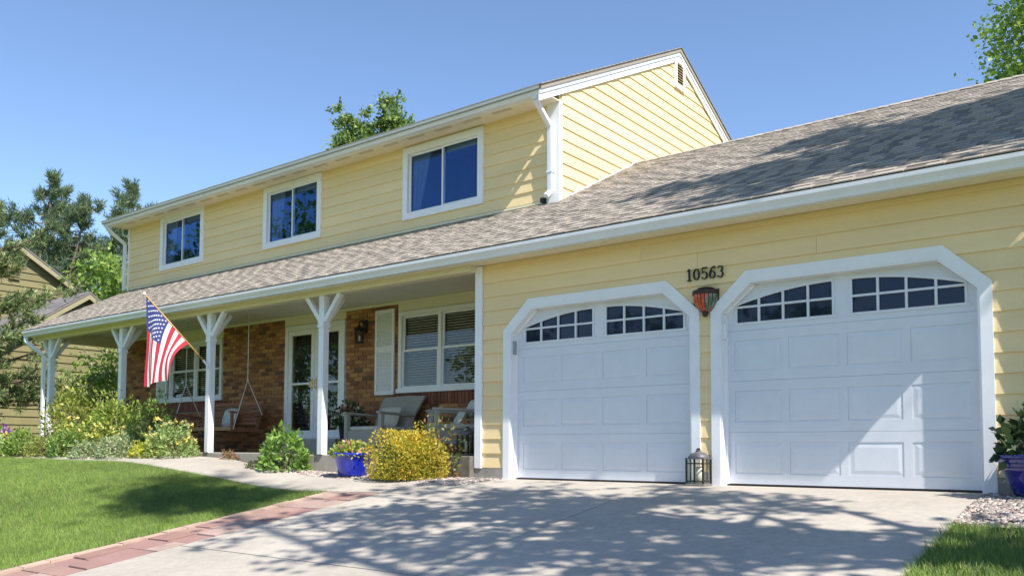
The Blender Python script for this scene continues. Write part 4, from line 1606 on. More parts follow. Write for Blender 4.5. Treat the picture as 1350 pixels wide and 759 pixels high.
plant('green_bush', 'apple green leafy bush in gravel left of the porch post', 'bush', -10.52, -.42, .34, .30, .54, 1400, .075, LEAFAP, 33, nst=18, lump=.4, aspect=.5)
plant('low_plant', 'flat olive ground plant at the foot of the apple green bush', 'plant', -10.86, -.52, .34, .24, .13, 900, .04, leafmat('olive_leaves', [(.12, .15, .06), (.17, .19, .08), (.09, .12, .04), (.2, .2, .1), (.13, .13, .07)]), 34, nst=6)

# flower bed at the left
GB = 'flowering plants in the bed along the porch'
plant('bed_shrub', 'big light green shrub at the back of flower bed below the second post', 'shrub', -15.75, -.34, .85, .42, 1.02, 3600, .075, SHRUBL, 41, nst=22, lump=.4)
plant('bed_shrub', 'tallest yellow green shrub in the flower bed just right of the end post', 'shrub', -17.25, -.30, .75, .42, 1.22, 3200, .075, leafmat('yellow_green_shrub', [(.25, .31, .04), (.33, .37, .06), (.18, .25, .035), (.38, .40, .09), (.27, .3, .05)]), 42, nst=22, lump=.4)
plant('dark_bush', 'dark green shaded bush in flower bed directly beneath the wooden swing side', 'bush', -14.55, -.26, .42, .24, .85, 1200, .065, LEAFA, 43, nst=12, lump=.3)
plant('columbine', 'pale green columbine with tall cream yellow blooms nearest the walk end', 'flowers', -13.38, -.56, .56, .38, .50, 2600, .06, COLUMB, 44, fl=[(34, .055, PETALY, .22, 7)], nst=16)
plant('lime_plant', 'low bright lime yellow mound between two pale green plants', 'plant', -13.75, -.72, .42, .30, .26, 1700, .045, LIME, 45, nst=8)
plant('sage_plant', 'silvery sage green mound at the front edge of flower bed beside lime plant', 'plant', -14.55, -.84, .48, .30, .34, 1900, .05, SAGE, 46, nst=10)
plant('sage_plant', 'second silvery sage mound by the lawn, left of the first sage mound', 'plant', -15.45, -.90, .48, .28, .28, 1700, .05, SAGE, 47, nst=10)
plant('yellow_flowers', 'yellow flowering perennial standing between big shrub and the sage mounds', 'flowers', -14.6, -.52, .5, .26, .55, 1500, .055, COLUMB, 48, fl=[(44, .055, PETALY, .16, 7)], nst=14)
plant('yellow_flowers', 'yellow flowers in front of the big light green shrub', 'flowers', -15.55, -.62, .5, .24, .5, 1500, .055, SHRUBL, 49, fl=[(46, .055, PETALY, .14, 7)], nst=14)
plant('dark_mound', 'dark green low mound at lawn edge below the tallest shrub', 'plant', -16.35, -.86, .5, .3, .42, 2000, .05, LEAFA, 50, nst=10)
plant('yellow_flowers', 'cream yellow flowers in front of the tallest shrub near the end post', 'flowers', -16.75, -.62, .55, .25, .58, 1600, .055, SHRUBL, 51, fl=[(44, .055, PETALY, .14, 7)], nst=14)
plant('lime_plant', 'yellow green feathery plant at lawn edge below the downspout', 'plant', -17.35, -.84, .5, .3, .38, 1800, .05, leafmat('feathery_leaves', [(.30, .35, .07), (.36, .40, .10), (.25, .30, .06), (.42, .43, .15), (.3, .33, .08)]), 52, nst=10)
plant('fern_plant', 'light green leafy clump at left part of bed beyond the downspout', 'plant', -18.5, -.74, .55, .34, .48, 1900, .06, LEAFB, 53, nst=12)
plant('yellow_flowers', 'pale yellow flower clump leftmost in the bed beside purple alliums', 'flowers', -19.5, -.80, .55, .3, .42, 1700, .055, COLUMB, 54, fl=[(26, .05, PETALY, .12, 7)], nst=12)
plant('purple_alliums', 'purple round flowers on stalks at the far left of the bed', 'flowers', -20.3, -.42, .4, .22, .45, 700, .06, LEAFA, 55, fl=[(9, .07, PETALV, .28, 26)], nst=8)
plant('bed_shrub', 'dusty green shrub at the far left end of flower bed behind alliums', 'shrub', -21.6, -.2, .7, .4, .75, 1700, .07, LEAFA, 56, nst=12, lump=.4)
plant('weeds', 'orange brown dry plant at right tip of the bed by porch slab', 'plant', -12.22, -.24, .14, .1, .14, 220, .04, leafmat('dry_leaves', [(.35, .18, .09), (.42, .24, .14), (.3, .15, .08), (.2, .22, .08), (.4, .26, .18)]), 57, nst=5)

# ------------------------------------------------------------------ porch furniture
def armchair(name, label, cx, cy, ang, m, mseat, pill):
    z = .306 if cx < -10.9 else .286
    t = thing(name, label, 'armchair', (cx, cy, z), 'wicker armchairs on the porch')
    ca, sa = math.cos(ang), math.sin(ang)

    def T(p):
        return (cx + p[0] * ca - p[1] * sa, cy + p[0] * sa + p[1] * ca, z + p[2])

    def tb(mb, x0, x1, y0, y1, z0, z1, skew=0, flare=0):
        pts = [(x0, y0, z0), (x1, y0, z0), (x1, y1, z0), (x0, y1, z0), (x0 - flare, y0 + skew, z1), (x1 + flare, y0 + skew, z1), (x1 + flare, y1 + skew, z1), (x0 - flare, y1 + skew, z1)]
        mb.hexa([T(p) for p in pts])
        return mb
    # front is -y
    for sx in (-1, 1):
        mb = MB()
        xx = sx * .385
        tb(mb, xx - .038, xx + .038, -.40, -.32, 0, .64)
        mb.build('leg', m, t, bevel=.012)
        mb = MB()
        tb(mb, xx - .035, xx + .035, .24, .31, 0, .60, .04)
        mb.build('leg', m, t, bevel=.012)
        mb = MB()
        pts = [(xx - .05, -.43, .63), (xx + .05, -.43, .63), (xx + .045, .36, .60), (xx - .045, .36, .60), (xx - .05, -.43, .67), (xx + .05, -.43, .67), (xx + .045, .36, .64), (xx - .045, .36, .64)]
        mb.hexa([T(p) for p in pts]).build('armrest', m, t, bevel=.015)
        mb = MB()
        tb(mb, xx - .015, xx + .015, -.32, .26, .16, .36)
        mb.build('side_apron', m, t)
    mb = MB()
    tb(mb, -.35, .35, -.385, -.345, .13, .37)
    mb.build('front_apron', m, t, bevel=.006)
    mb = MB()
    tb(mb, -.345, .345, -.34, .30, .30, .365)
    mb.build('seat', m, t)
    mb = MB()
    tb(mb, -.335, .335, -.37, .24, .368, .44)
    mb.build('seat_cushion', mseat, t, bevel=.03)
    # flared curved back
    vs, fs = [], []
    nu, nv = 10, 8
    for side in (0, 1):
        for j in range(nv + 1):
            v = j / nv
            for i in range(nu + 1):
                u = i / nu * 2 - 1
                wd = .36 + .10 * v + .02 * math.sin(v * 3)
                yy = .26 + .22 * v + .10 * v * v - .06 * (u * u) + (.045 if side else 0)
                zz = .38 + .56 * v + (.02 * (1 - u * u) if j == nv else 0)
                vs.append(T((u * wd, yy, zz)))
    Wn = (nu + 1)
    off = Wn * (nv + 1)
    for j in range(nv):
        for i in range(nu):
            a = j * Wn + i
            fs.append((a, a + 1, a + 1 + Wn, a + Wn))
            fs.append((off + a, off + a + Wn, off + a + 1 + Wn, off + a + 1))
    for i in range(nu):
        a = nv * Wn + i
        fs.append((a, a + 1, off + a + 1, off + a))
        fs.append((i + 1, i, off + i, off + i + 1))
    for j in range(nv):
        a = j * Wn
        fs.append((a, a + Wn, off + a + Wn, off + a))
        a = j * Wn + nu
        fs.append((a + Wn, a, off + a, off + a + Wn))
    MB().add(vs, fs).build('backrest', m, t, smooth=False)
    return t, T


def cushion(name, label, T, c, w_, h_, th, tilt, m, seed):
    vs, fs = [], []
    n = 10
    for side in (-1, 1):
        for j in range(n + 1):
            for i in range(n + 1):
                u, v = i / n * 2 - 1, j / n * 2 - 1
                k = (1 - u ** 4) * (1 - v ** 4)
                pin = 1 - .06 * (u * u * v * v)
                x = u * w_ / 2 * pin
                zz = v * h_ / 2 * pin
                y = side * th / 2 * k ** .55
                vs.append(T((c[0] + x, c[1] + y * math.cos(tilt) + zz * math.sin(tilt), c[2] + zz * math.cos(tilt) - y * math.sin(tilt))))
    Wn = n + 1
    for s in (0, 1):
        o_ = s * Wn * Wn
        for j in range(n):
            for i in range(n):
                a = o_ + j * Wn + i
                fs.append((a, a + 1, a + 1 + Wn, a + Wn) if s == 0 else (a, a + Wn, a + 1 + Wn, a + 1))
    o = MB().add(vs, fs).build(name, m, None, smooth=True, origin=T((c[0], c[1], c[2])))
    o['label'] = label
    o['category'] = 'cushion'
    o['group'] = 'cushions on the porch seats'
    return o


t1, T1 = armchair('wicker_armchair', 'grey wicker armchair facing out under the white shutter', -10.15, 1.12, 0.0, WICKER, CUSH, None)
cushion('cushion', 'pale beige back cushion on the armchair under the white shutter', T1, (.02, .16, .60), .46, .34, .12, .35, CUSH, 1)
t2, T2 = armchair('wicker_armchair', 'grey wicker armchair turned sideways beside the garage corner board', -8.33, .92, R(-40), WICKER, CUSH, None)
cushion('cushion', 'pale patterned cushion leaning upright in the sideways armchair', T2, (-.02, .20, .67), .44, .30, .13, .4, PILLOW, 2)
cushion('cushion', 'small pale green cushion lying on the seat of sideways armchair', T2, (.06, .02, .53), .42, .26, .12, .5, PILLOW, 3)

# porch swing
swing = thing('porch_swing', 'brown wooden porch swing hanging on chains before the left window', 'porch swing', (-14.5, .95, .7))
sx0, sx1, sy0, sy1, sz = -15.52, -13.55, .70, 1.22, .735
for k in range(5):
    yy = sy0 + .105 * k
    sbox('seat_slat', SWINGW, swing, sx0, sx1, yy, yy + .085, sz, sz + .024)
sbox('front_rail', mat('worn_wood', (.40, .25, .11), .6, noise=(12, .2)), swing, sx0, sx1, sy0 - .03, sy0 - .003, sz - .04, sz + .03)
for k in range(6):
    z0 = sz + .08 + .075 * k
    y0 = sy1 + .02 + .028 * k
    MB().hexa([(sx0 + .05, y0, z0), (sx1 - .05, y0, z0), (sx1 - .05, y0 + .022, z0), (sx0 + .05, y0 + .022, z0), (sx0 + .05, y0 + .022, z0 + .062), (sx1 - .05, y0 + .022, z0 + .062), (sx1 - .05, y0 + .044, z0 + .062), (sx0 + .05, y0 + .044, z0 + .062)]).build('back_slat', SWINGW, swing)
for xx in (sx0 + .03, (sx0 + sx1) / 2, sx1 - .03):
    MB().beam((xx, sy1 + .02, sz - .05), (xx, sy1 + .22, sz + .56), .05, .03, up=(1, 0, 0)).build('back_post', SWINGW, swing)
    MB().beam((xx, sy0, sz - .03), (xx, sy1 + .04, sz - .03), .04, .05).build('seat_bearer', SWINGW, swing)
for xx in (sx0 + .02, sx1 - .02):
    MB().beam((xx, sy0 - .03, sz + .30), (xx, sy1 + .13, sz + .24), .075, .03).build('armrest', SWINGW, swing)
    MB().beam((xx, sy0 + .02, sz), (xx, sy0 + .02, sz + .29), .045, .045).build('arm_post', SWINGW, swing)
for xx in (sx0 - .02, sx1 + .02):
    yk = (sy0 + sy1) / 2 + .05
    mb = MB()
    mb.tube([(xx, sy0 + .02, sz - .02), (xx, yk, 1.62)], .009, 5)
    mb.tube([(xx, sy1 + .12, sz + .26), (xx, yk, 1.62)], .009, 5)
    mb.tube([(xx, yk, 1.62), (xx, yk, 2.872)], .009, 5)
    mb.tube([(xx + .02 * math.cos(a), yk, 1.62 + .02 * math.sin(a)) for a in np.linspace(0, 6.28, 9)], .006, 5)
    mb.build('chain', ROPE, swing)
cushion('cushion', 'white floral throw cushion sitting on the wooden porch swing', lambda p: (p[0], p[1], p[2]), (-14.22, 1.12, sz + .22), .36, .36, .13, .3, PILLOW, 5)
# terracotta box on a stand at the left of the swing
st = thing('plant_stand', 'dark wooden stand behind the flower bed, left of the swing', 'plant stand', (-16.9, 1.0, .305))
for sx in (-.14, .14):
    for sy in (-.14, .14):
        sbox('leg', SWINGW, st, -16.9 + sx - .02, -16.9 + sx + .02, 1.0 + sy - .02, 1.0 + sy + .02, .305, .93)
sbox('top', SWINGW, st, -17.1, -16.7, .8, 1.2, .93, .96)
tp = MB().prism([(-17.12, .962), (-16.68, .962), (-16.62, 1.16), (-17.18, 1.16)], 'y', .86, 1.14).build('terracotta_box', TERRA, None, bevel=.01, origin=(-16.9, 1, .962))
tp['label'] = 'terracotta trough on the dark stand left of the porch swing'
tp['category'] = 'planter'

# ------------------------------------------------------------------ flag
flag = thing('flag_and_pole', 'red white and blue striped flag on slanted wooden pole fixed to porch post', 'flag', (-13.0, -.15, 1.75))
base = Vector((-13.0, -.17, 1.775))
tip = Vector((-13.53, -1.02, 2.91))
mb = MB()
mb.tube([base, tip], .0125, 8)
mb.build('pole', POLEW, flag, smooth=True)
mb = MB()
mb.lathe((tip.x, tip.y, tip.z), [(0, -.03), (.018, -.022), (.026, 0), (.018, .022), (0, .03)], 10)
mb.build('finial', WHITE, flag, smooth=True)
mb = MB()
mb.box(-13.045, -12.995, -.163, -.146, 1.70, 1.82)
d = (tip - base).normalized()
mb.tube([base - d * .04, base + d * .10], .02, 8)
mb.build('bracket', GUTTER, flag)
NU, NV = 44, 39
LH = 1.02


def fpos(u, v):
    hp = tip - d * (.04 + LH * v)
    # bottom end of each thread: gathered under the tip
    ex = tip.x - .01 + .36 * v + .02 * math.sin(v * 9)
    ey = tip.y + .02 + .24 * v + .04 * math.sin(v * 2 * math.pi * 1.5 + .5)
    ez = tip.z - 1.53 - .02 * math.sin(v * 7) + .10 * v
    s = 1 - (1 - u) ** 2.3
    x = hp.x + (ex - hp.x) * s
    y = hp.y + (ey - hp.y) * s + .03 * math.sin(v * 11 + u * 3) * math.sin(u * 3.14)
    z = hp.z + (ez - hp.z) * (u * .86 + .14 * u * u)
    return Vector((x, y, z))


mb = MB()
vs = [fpos(i / NU, j / NV) for j in range(NV + 1) for i in range(NU + 1)]
for j in range(NV):
    for i in range(NU):
        a = j * (NU + 1) + i
        stripe = int((j + .5) / NV * 13)
        mi = 0 if stripe % 2 == 0 else 1
        if stripe < 7 and (i + .5) / NU < .40:
            mi = 2
        mb.f.append((a, a + 1, a + NU + 2, a + NU + 1))
        mb.mi.append(mi)
mb.v = [tuple(p) for p in vs]
mb.build('cloth', [FRED, FWHT, FBLU], flag, smooth=True)
mb = MB()
for rr in range(9):
    for cc in range(6 if rr % 2 == 0 else 5):
        u0 = (.033 + cc * .0666 + (0 if rr % 2 == 0 else .0333))
        v0 = (rr + 1) / 10 * 7 / 13
        pu = fpos(u0 + .004, v0) - fpos(u0 - .004, v0)
        pv = fpos(u0, v0 + .004) - fpos(u0, v0 - .004)
        pu.normalize()
        pv = (pv - pu * pv.dot(pu)).normalized()
        nn = pu.cross(pv)
        for sg in (-1, 1):
            c = fpos(u0, v0) + nn * .003 * sg
            pts = []
            for k in range(10):
                r_ = .021 if k % 2 == 0 else .0085
                a = math.pi * k / 5
                pts.append(c + pu * r_ * math.cos(a) + pv * r_ * math.sin(a))
            mb.add([c] + pts, [(0, 1 + k, 1 + (k + 1) % 10) for k in range(10)])
mb.build('stars', FWHT, flag, kind='stuff')

# ------------------------------------------------------------------ neighbour house
nh = thing('neighbour_house', 'olive yellow clapboard house with grey roof behind the pine at left', 'house', (-31, 4.2, .2))


def ngable(xw, yc, zr, sl, y0, y1, xb, zb=0.0):
    wall = MB().prism([(y0, zb), (y1, zb), (y1, zr - sl * abs(y1 - yc) - .14), (yc, zr - .14), (y0, zr - sl * abs(yc - y0) - .14)], 'x', xb, xw).build('side_wall', NEIGHB, nh)
    z = zb + .1
    while z < zr - .3:
        z1 = z + .24
        def lim(zz):
            a = max(y0, yc - (zr - .14 - zz) / sl)
            b = min(y1, yc + (zr - .14 - zz) / sl)
            return (a, b) if a < b else (yc, yc)
        a0, b0 = lim(z)
        a1, b1 = lim(z1)
        clap(a0, b0, a1, b1, z, z1, xw, .04, .008, wall, axis='x', m=NEIGHB)
        z = z1
    for sgn, ye in ((-1, y0 - .35), (1, y1 + .35)):
        ze = zr - sl * abs(ye - yc)
        MB().prism([(yc, zr), (ye, ze), (ye, ze - .06), (yc, zr - .06)], 'x', xb - .1, xw + .28).build('roof', NROOF, nh)
        MB().prism([(yc, zr - .062), (ye, ze - .062), (ye, ze - .24), (yc, zr - .24)], 'x', xw + .22, xw + .26).build('rake_board', NEIGHT, nh)
        mb = MB()
        n = max(4, int(abs(ye - yc) / .16))
        for q in range(n):
            ya, yb = yc + (ye - yc) * q / n, yc + (ye - yc) * (q + 1.1) / n
            za, zb_ = zr - sl * abs(ya - yc), zr - sl * abs(yb - yc)
            x = xb
            while x < xw + .29:
                x2 = min(x + random.uniform(.5, .9), xw + .29)
                mb.add([(x, ya, za + .004), (x2, ya, za + .004), (x2, yb, zb_ + .022), (x, yb, zb_ + .022), (x, yb, zb_), (x2, yb, zb_)], [(0, 1, 2, 3), (3, 2, 5, 4)])
                x = x2
        mb.build('shingle_courses', NROOF, nh, kind='stuff')


ngable(-31.2, 4.15, 7.30, .62, 0.4, 7.9, -42)
ngable(-27.2, 4.65, 5.25, .70, 1.2, 9.2, -31.19)
# small gable vent
nv_ = MB()
for k in range(5):
    nv_.box(-31.14, -31.10, 3.95, 4.3, 6.05 + k * .09, 6.05 + k * .09 + .05)
nv_.build('gable_vent', mat('olive_slat', (.2, .17, .08), .8), nh)

# ------------------------------------------------------------------ trees
def curve_pts(p, q, sag, r, n=5):
    p, q = np.array(p, float), np.array(q, float)
    mid = (p + q) / 2 + r.normal(0, .07 * np.linalg.norm(q - p), 3) + np.array([0, 0, sag])
    t = np.linspace(0, 1, n)[:, None]
    return (1 - t) ** 2 * p + 2 * t * (1 - t) * mid + t * t * q


def leafy(name, label, cat, base, crown_c, crown_r, nb, ncl, nlf, ls, m, seed, tr=.16, bark=BARK, clump=.45, group=None, split=.35, upb=.35):
    r = np.random.default_rng(seed)
    t = thing(name, label, cat, base, group)
    b = np.array(base, float)
    c = np.array(crown_c, float)
    cr = np.array(crown_r, float)
    top = c + np.array([0, 0, cr[2] * .55])
    trunk = MB()
    pts = curve_pts(b - [0, 0, .1], top, 0, r, 9)
    rad = np.linspace(tr, tr * .15, 9)
    trunk.tube([tuple(p) for p in pts], list(rad), 9)
    trunk.build('trunk', bark, t, smooth=True)
    br = MB()
    P = []
    for k in range(nb):
        u = r.normal(size=3)
        u[2] = u[2] * .8 + .1
        u /= np.linalg.norm(u)
        e = c + u * cr * r.uniform(.72, 1.0)
        s = r.uniform(split, .92)
        i = s * 8
        i0 = int(i)
        p = pts[i0] + (pts[min(8, i0 + 1)] - pts[i0]) * (i - i0)
        cp = curve_pts(p, e, -.06 * np.linalg.norm(e - p) + .25, r, 6)
        rr = tr * (1 - s * .8) * .5
        br.tube([tuple(q) for q in cp], list(np.linspace(rr, .008, 6)), 5, cap=False)
        for q in range(ncl):
            f_ = r.uniform(.38, 1.05)
            ii = min(f_, 1) * 5
            i0 = min(4, int(ii))
            cc = cp[i0] + (cp[i0 + 1] - cp[i0]) * (ii - i0)
            off = r.normal(0, .32, 3) * clump * 1.6
            if q < 3:
                br.tube([tuple(cc), tuple(cc + off * .5), tuple(cc + off)], [.012, .008, .003], 4, cap=False)
            n = int(nlf * r.uniform(.5, 1.4))
            P.append(cc + off + r.normal(0, 1, (n, 3)) * clump * np.array([.42, .42, .26]) * r.uniform(.6, 1.2))
    br.build('branches', bark, t, smooth=True)
    P = np.concatenate(P)
    D = (P - c) / cr
    D = D * .5 + r.normal(size=P.shape) + np.array([0, 0, -.25])
    v, f = leaf_quads(P, ls, r, upb, .62, D)
    npmesh('crown', v, f, m, parent=t)
    return t


def pine(name, label, base, h, rad, seed, m=PINEL, nl=46, start=.12, lean=(0, 0), ndl=26, tuft=.34, group=None, irr=.35):
    r = np.random.default_rng(seed)
    t = thing(name, label, 'pine tree', base, group)
    b = np.array(base, float)
    top = b + np.array([lean[0], lean[1], h])
    tk = MB()
    pts = curve_pts(b - [0, 0, .2], top, 0, r, 9)
    tk.tube([tuple(p) for p in pts], list(np.linspace(.022 * h, .012, 9)), 8)
    tk.build('trunk', BARK, t, smooth=True)
    br = MB()
    T = []
    for k in range(nl):
        s = start + (1 - start) * (k + r.uniform(0, 1)) / nl
        i = s * 8
        i0 = min(7, int(i))
        p = pts[i0] + (pts[i0 + 1] - pts[i0]) * (i - i0)
        L = rad * (1 - s) ** .72 * r.uniform(1 - irr, 1 + irr) + .25
        if s < start + .12:
            L *= .75
        a = r.uniform(0, 6.283)
        e = p + np.array([math.cos(a) * L, math.sin(a) * L, L * r.uniform(.02, .42)])
        cp = curve_pts(p, e, -.08 * L, r, 6)
        br.tube([tuple(q) for q in cp], list(np.linspace(.012 * L + .02, .008, 6)), 4, cap=False)
        nt_ = int(5 + L * 5)
        for q in range(nt_):
            f_ = r.uniform(.3, 1.0) ** .8
            ii = f_ * 5
            i0 = min(4, int(ii))
            cc = cp[i0] + (cp[i0 + 1] - cp[i0]) * (ii - i0)
            side = r.normal(0, 1, 3) * np.array([.30, .30, .12]) * L * .42 * (1.15 - f_ * .6)
            tp_ = cc + side
            dr = side + (cp[-1] - cp[0]) * .12 + np.array([0, 0, .22])
            T.append((tp_, dr / (np.linalg.norm(dr) + 1e-6)))
            if q % 2 == 0:
                br.tube([tuple(cc), tuple(tp_)], [.012, .005], 3, cap=False)
    for q in range(6):
        T.append((top - np.array([0, 0, .12 * q]), np.array([0, 0, 1.0])))
    br.build('branches', BARK, t, smooth=True)
    C = np.array([x[0] for x in T])
    Dd = np.array([x[1] for x in T])
    P = np.repeat(C, ndl, 0)
    D = np.repeat(Dd, ndl, 0)
    al = r.uniform(-.6, .6, (len(P), 1)) * tuft
    P = P + D * al
    D = D * .75 + r.normal(0, .62, P.shape) + np.array([0, 0, .12])
    v, f = leaf_quads(P, tuft * .62, r, .2, .13, D)
    npmesh('crown', v, f, m, parent=t)
    return t


GP = 'tall pines behind the neighbour house'
pine('pine_tree', 'tallest open crowned pine behind the neighbour roof peak', (-43.4, 10.9, .3), 13.3, 4.0, 61, nl=82, ndl=28, tuft=.46, start=.12, group=GP)
pine('pine_tree', 'broad pine with several tops just right of the tallest pine', (-40.2, 10.6, .3), 11.4, 3.9, 62, nl=82, ndl=28, tuft=.46, start=.1, lean=(.4, .2), group=GP)
pine('pine_tree', 'bushy olive pine close to the upper left house corner', (-36.9, 10.5, .3), 10.4, 3.6, 63, nl=82, ndl=28, tuft=.46, start=.08, group=GP)
pine('pine_tree', 'dark pine whose tip shows above the upper left gutter end', (-43.9, 15.2, .3), 14.0, 4.2, 64, nl=82, ndl=28, tuft=.48, start=.12, group=GP)
pine('pine_tree', 'yellowish pine at left picture edge beside the neighbour gable', (-41.0, 7.0, .3), 10.6, 3.4, 65, nl=76, ndl=28, tuft=.46, start=.08, group=GP)
pine('pine_tree', 'pine filling the gap low behind the neighbour roof ridge', (-47.5, 13.2, .3), 10.6, 4.6, 66, nl=82, ndl=28, tuft=.5, start=.05, group=GP)
# boughs of a pine standing close, left of the view
pine('pine_tree', 'nearest pine with loose boughs at the far left beside the porch', (-22.4, -.35, .2), 6.2, 2.8, 67, m=PINEN, nl=70, ndl=56, tuft=.24, start=.10, irr=.45)
leafy('deciduous_tree', 'bright green leafy tree behind the porch roof left end', 'tree', (-28.9, 7.1, .3), (-28.6, 6.7, 5.1), (2.0, 1.9, 2.5), 30, 8, 38, .16, LEAFB, 71, tr=.1, bark=PALEBARK, clump=.6)
leafy('aspen_tree', 'slim young green tree seen through the porch between two posts', 'tree', (-22.6, 3.1, .25), (-22.55, 3.0, 2.35), (.95, .9, 1.35), 18, 6, 26, .10, LEAFB, 72, tr=.05, bark=PALEBARK, clump=.34)
GS = 'leafy tree tops rising behind the main roof'
FRESH = leafmat('fresh_leaves', [(.15, .24, .06), (.22, .32, .075), (.10, .175, .05), (.28, .36, .10), (.18, .27, .07)], .4)
for bx, by, tz, rr, q, lab in ((-29.35, 16.4, 14.45, .7, 73, 'slim leafy tree top leftmost above the main roof edge'),
                               (-28.55, 16.6, 15.35, .95, 74, 'bushy leafy tree top second from left above the main roof'),
                               (-27.8, 17.0, 14.8, 1.15, 75, 'low leafy tree top in the dip between taller tops behind main roof'),
                               (-26.95, 17.6, 15.7, .9, 77, 'leafy tree top rightmost and highest behind the main roof edge')):
    leafy('poplar_tree', lab, 'tree', (bx, by, .3), (bx, by, tz - 3.3), (rr, rr, 3.5), 56, 9, 50, .16, FRESH, q, tr=.13, clump=.38, group=GS, split=.45)
leafy('deciduous_tree', 'yellow green leafy tree rising behind garage roof at right', 'tree', (-1.7, 21.0, .2), (-1.5, 20.8, 12.6), (3.2, 2.9, 4.6), 56, 10, 50, .16, LEAFB, 76, tr=.2, clump=.75)

# trees on the right of the drive whose shade falls on drive, lawn and garage roof
leafy('shade_tree', 'spreading shade tree standing on the lawn right of the drive', 'tree', (3.0, -3.6, float(gz(3.0, -3.6))), (2.3, -4.0, 8.0), (4.0, 1.9, 3.7), 50, 4, 30, .16, LEAFA, 81, tr=.26, clump=.42, split=.42, group='shade trees right of the drive')
leafy('shade_tree', 'tall shade tree right of the garage beyond the gravel', 'tree', (5.6, -0.4, 0.0), (5.0, -.25, 12.0), (3.4, 1.6, 2.6), 40, 7, 85, .21, LEAFA, 82, tr=.2, clump=.46, split=.4, group='shade trees right of the drive')
leafy('shade_tree', 'slim tall tree at the street side of the right lawn', 'tree', (5.4, -5.9, float(gz(5.4, -5.9))), (5.3, -6.25, 19.0), (1.35, .62, 1.5), 16, 6, 28, .18, LEAFA, 83, tr=.15, clump=.55, split=.82, group='shade trees right of the drive')
# across the street, seen only in the window glass
for (x, y, q, h, lab) in ((-34, -33, 84, 4.5, 'broad leafy tree across the street opposite the flag'), (-24, -36, 85, 4.2, 'leafy tree across the street opposite the storm doors'),
                      (-46, -25, 86, 9.6, 'tall leafy tree across the street opposite the flower bed'), (-12, -38, 87, 4.0, 'leafy tree across the street opposite the garage'),
                      (-59, -25, 88, 9.4, 'tallest leafy tree across the street beyond the others'), (-40, -42, 89, 6.0, 'high leafy tree behind the front row across the street'),
                      (-18, -44, 90, 5.4, 'rounded leafy tree behind the front row across the street'), (-29, -41, 91, 5.0, 'wide leafy tree in the gap across the street')):
    leafy('street_tree', lab, 'tree', (x, y, -2.8), (x, y, h), (4.2, 4.0, h), 40, 7, 26, .40, LEAFA, q, tr=.24, clump=1.2, group='trees across the street')

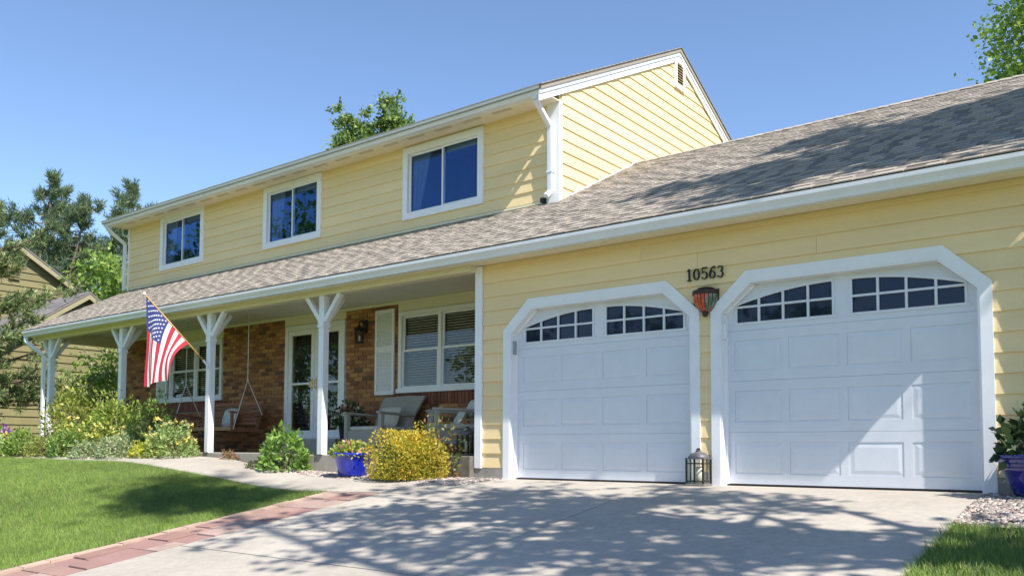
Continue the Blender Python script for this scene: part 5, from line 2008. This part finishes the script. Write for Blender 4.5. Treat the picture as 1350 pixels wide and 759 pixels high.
# ------------------------------------------------------------------ grass
def grass(name, test, x0, x1, y0, y1, dens, hmin, hmax, wd, seed):
    r = np.random.default_rng(seed)
    n = int(dens * (x1 - x0) * (y1 - y0))
    x = r.uniform(x0, x1, n)
    y = r.uniform(y0, y1, n)
    k = test(x, y, r)
    x, y = x[k], y[k]
    n = len(x)
    z = gz(x, y) - .05
    patch = .5 + .5 * np.sin(x * 2.1 + np.sin(y * 1.7) * 1.3) * np.sin(y * 2.9 + np.sin(x * 1.3))
    h = r.uniform(hmin, hmax, n) * (.8 + .35 * patch)
    a = r.uniform(0, 6.283, n)
    lean = r.normal(0, .45, (n, 2)) * h[:, None]
    B = np.stack([x, y, z], 1)
    S = np.stack([np.cos(a), np.sin(a), np.zeros(n)], 1) * wd * .5
    T = B + np.stack([lean[:, 0], lean[:, 1], h + .03], 1)
    Mx = B + np.stack([lean[:, 0] * .35, lean[:, 1] * .35, (h + .03) * .6], 1)
    v = np.stack([B - S, B + S, Mx + S * .8, T, Mx - S * .8], 1).reshape(-1, 3)
    i = np.arange(n) * 5
    f = np.stack([i, i + 1, i + 2, i + 4], 1)
    f2 = np.stack([i + 4, i + 2, i + 3, i + 3], 1)
    # quads for the lower half, the tip as a folded triangle
    me = npmesh(name, v, f, BLADE, kind='stuff')
    return me, v, i


def grass_tri(name, test, x0, x1, y0, y1, dens, hmin, hmax, wd, seed):
    r = np.random.default_rng(seed)
    n = int(dens * (x1 - x0) * (y1 - y0))
    x = r.uniform(x0, x1, n)
    y = r.uniform(y0, y1, n)
    k = test(x, y, r)
    x, y = x[k], y[k]
    n = len(x)
    z = gz(x, y) - .045
    patch = .5 + .5 * np.sin(x * 2.1 + np.sin(y * 1.7) * 1.3) * np.sin(y * 2.9 + np.sin(x * 1.3))
    h = r.uniform(hmin, hmax, n) * (.8 + .35 * patch) + .04
    a = r.uniform(0, 6.283, n)
    lean = r.normal(0, .42, (n, 2)) * h[:, None]
    B = np.stack([x, y, z], 1)
    S = np.stack([np.cos(a), np.sin(a), np.zeros(n)], 1) * wd * .5
    T = B + np.stack([lean[:, 0], lean[:, 1], h], 1)
    v = np.stack([B - S, B + S, T], 1).reshape(-1, 3)
    f = np.arange(n * 3).reshape(n, 3)
    return npmesh(name, v, f, BLADE, kind='stuff')


wx = [p[0] for p in wp][::-1]
wy = [p[1] for p in wp][::-1]


def lawn_test(x, y, r):
    edge = np.interp(x, wx, wy)
    edge = np.where(x < -18, -1.12, edge)
    ok = (x < -8.235 + .05 * r.uniform(0, 1, len(x)) ** 2) & (y < edge - .01 + .04 * r.uniform(0, 1, len(x)) ** 2)
    vis = (y > -8.9 - .40 * x - 1.2) | (r.uniform(0, 1, len(x)) < .10)
    return ok & vis


grass_tri('lawn_grass', lawn_test, -22, -8.22, -7.5, -1.0, 9000, .025, .06, .0075, 91)
grass_tri('side_lawn_grass', lambda x, y, r: (x > -1.325 - .06 * r.uniform(0, 1, len(x)) ** 2) & (y < -1.66) & ((x < -.128 * (y + 8.55) + 1.2) | (r.uniform(0, 1, len(x)) < .15)), -1.40, 3.0, -7.5, -1.64, 9000, .03, .075, .008, 92)
grass_tri('far_lawn_grass', lambda x, y, r: x < -22, -27, -22, -3, -1.0, 2500, .03, .06, .012, 93)
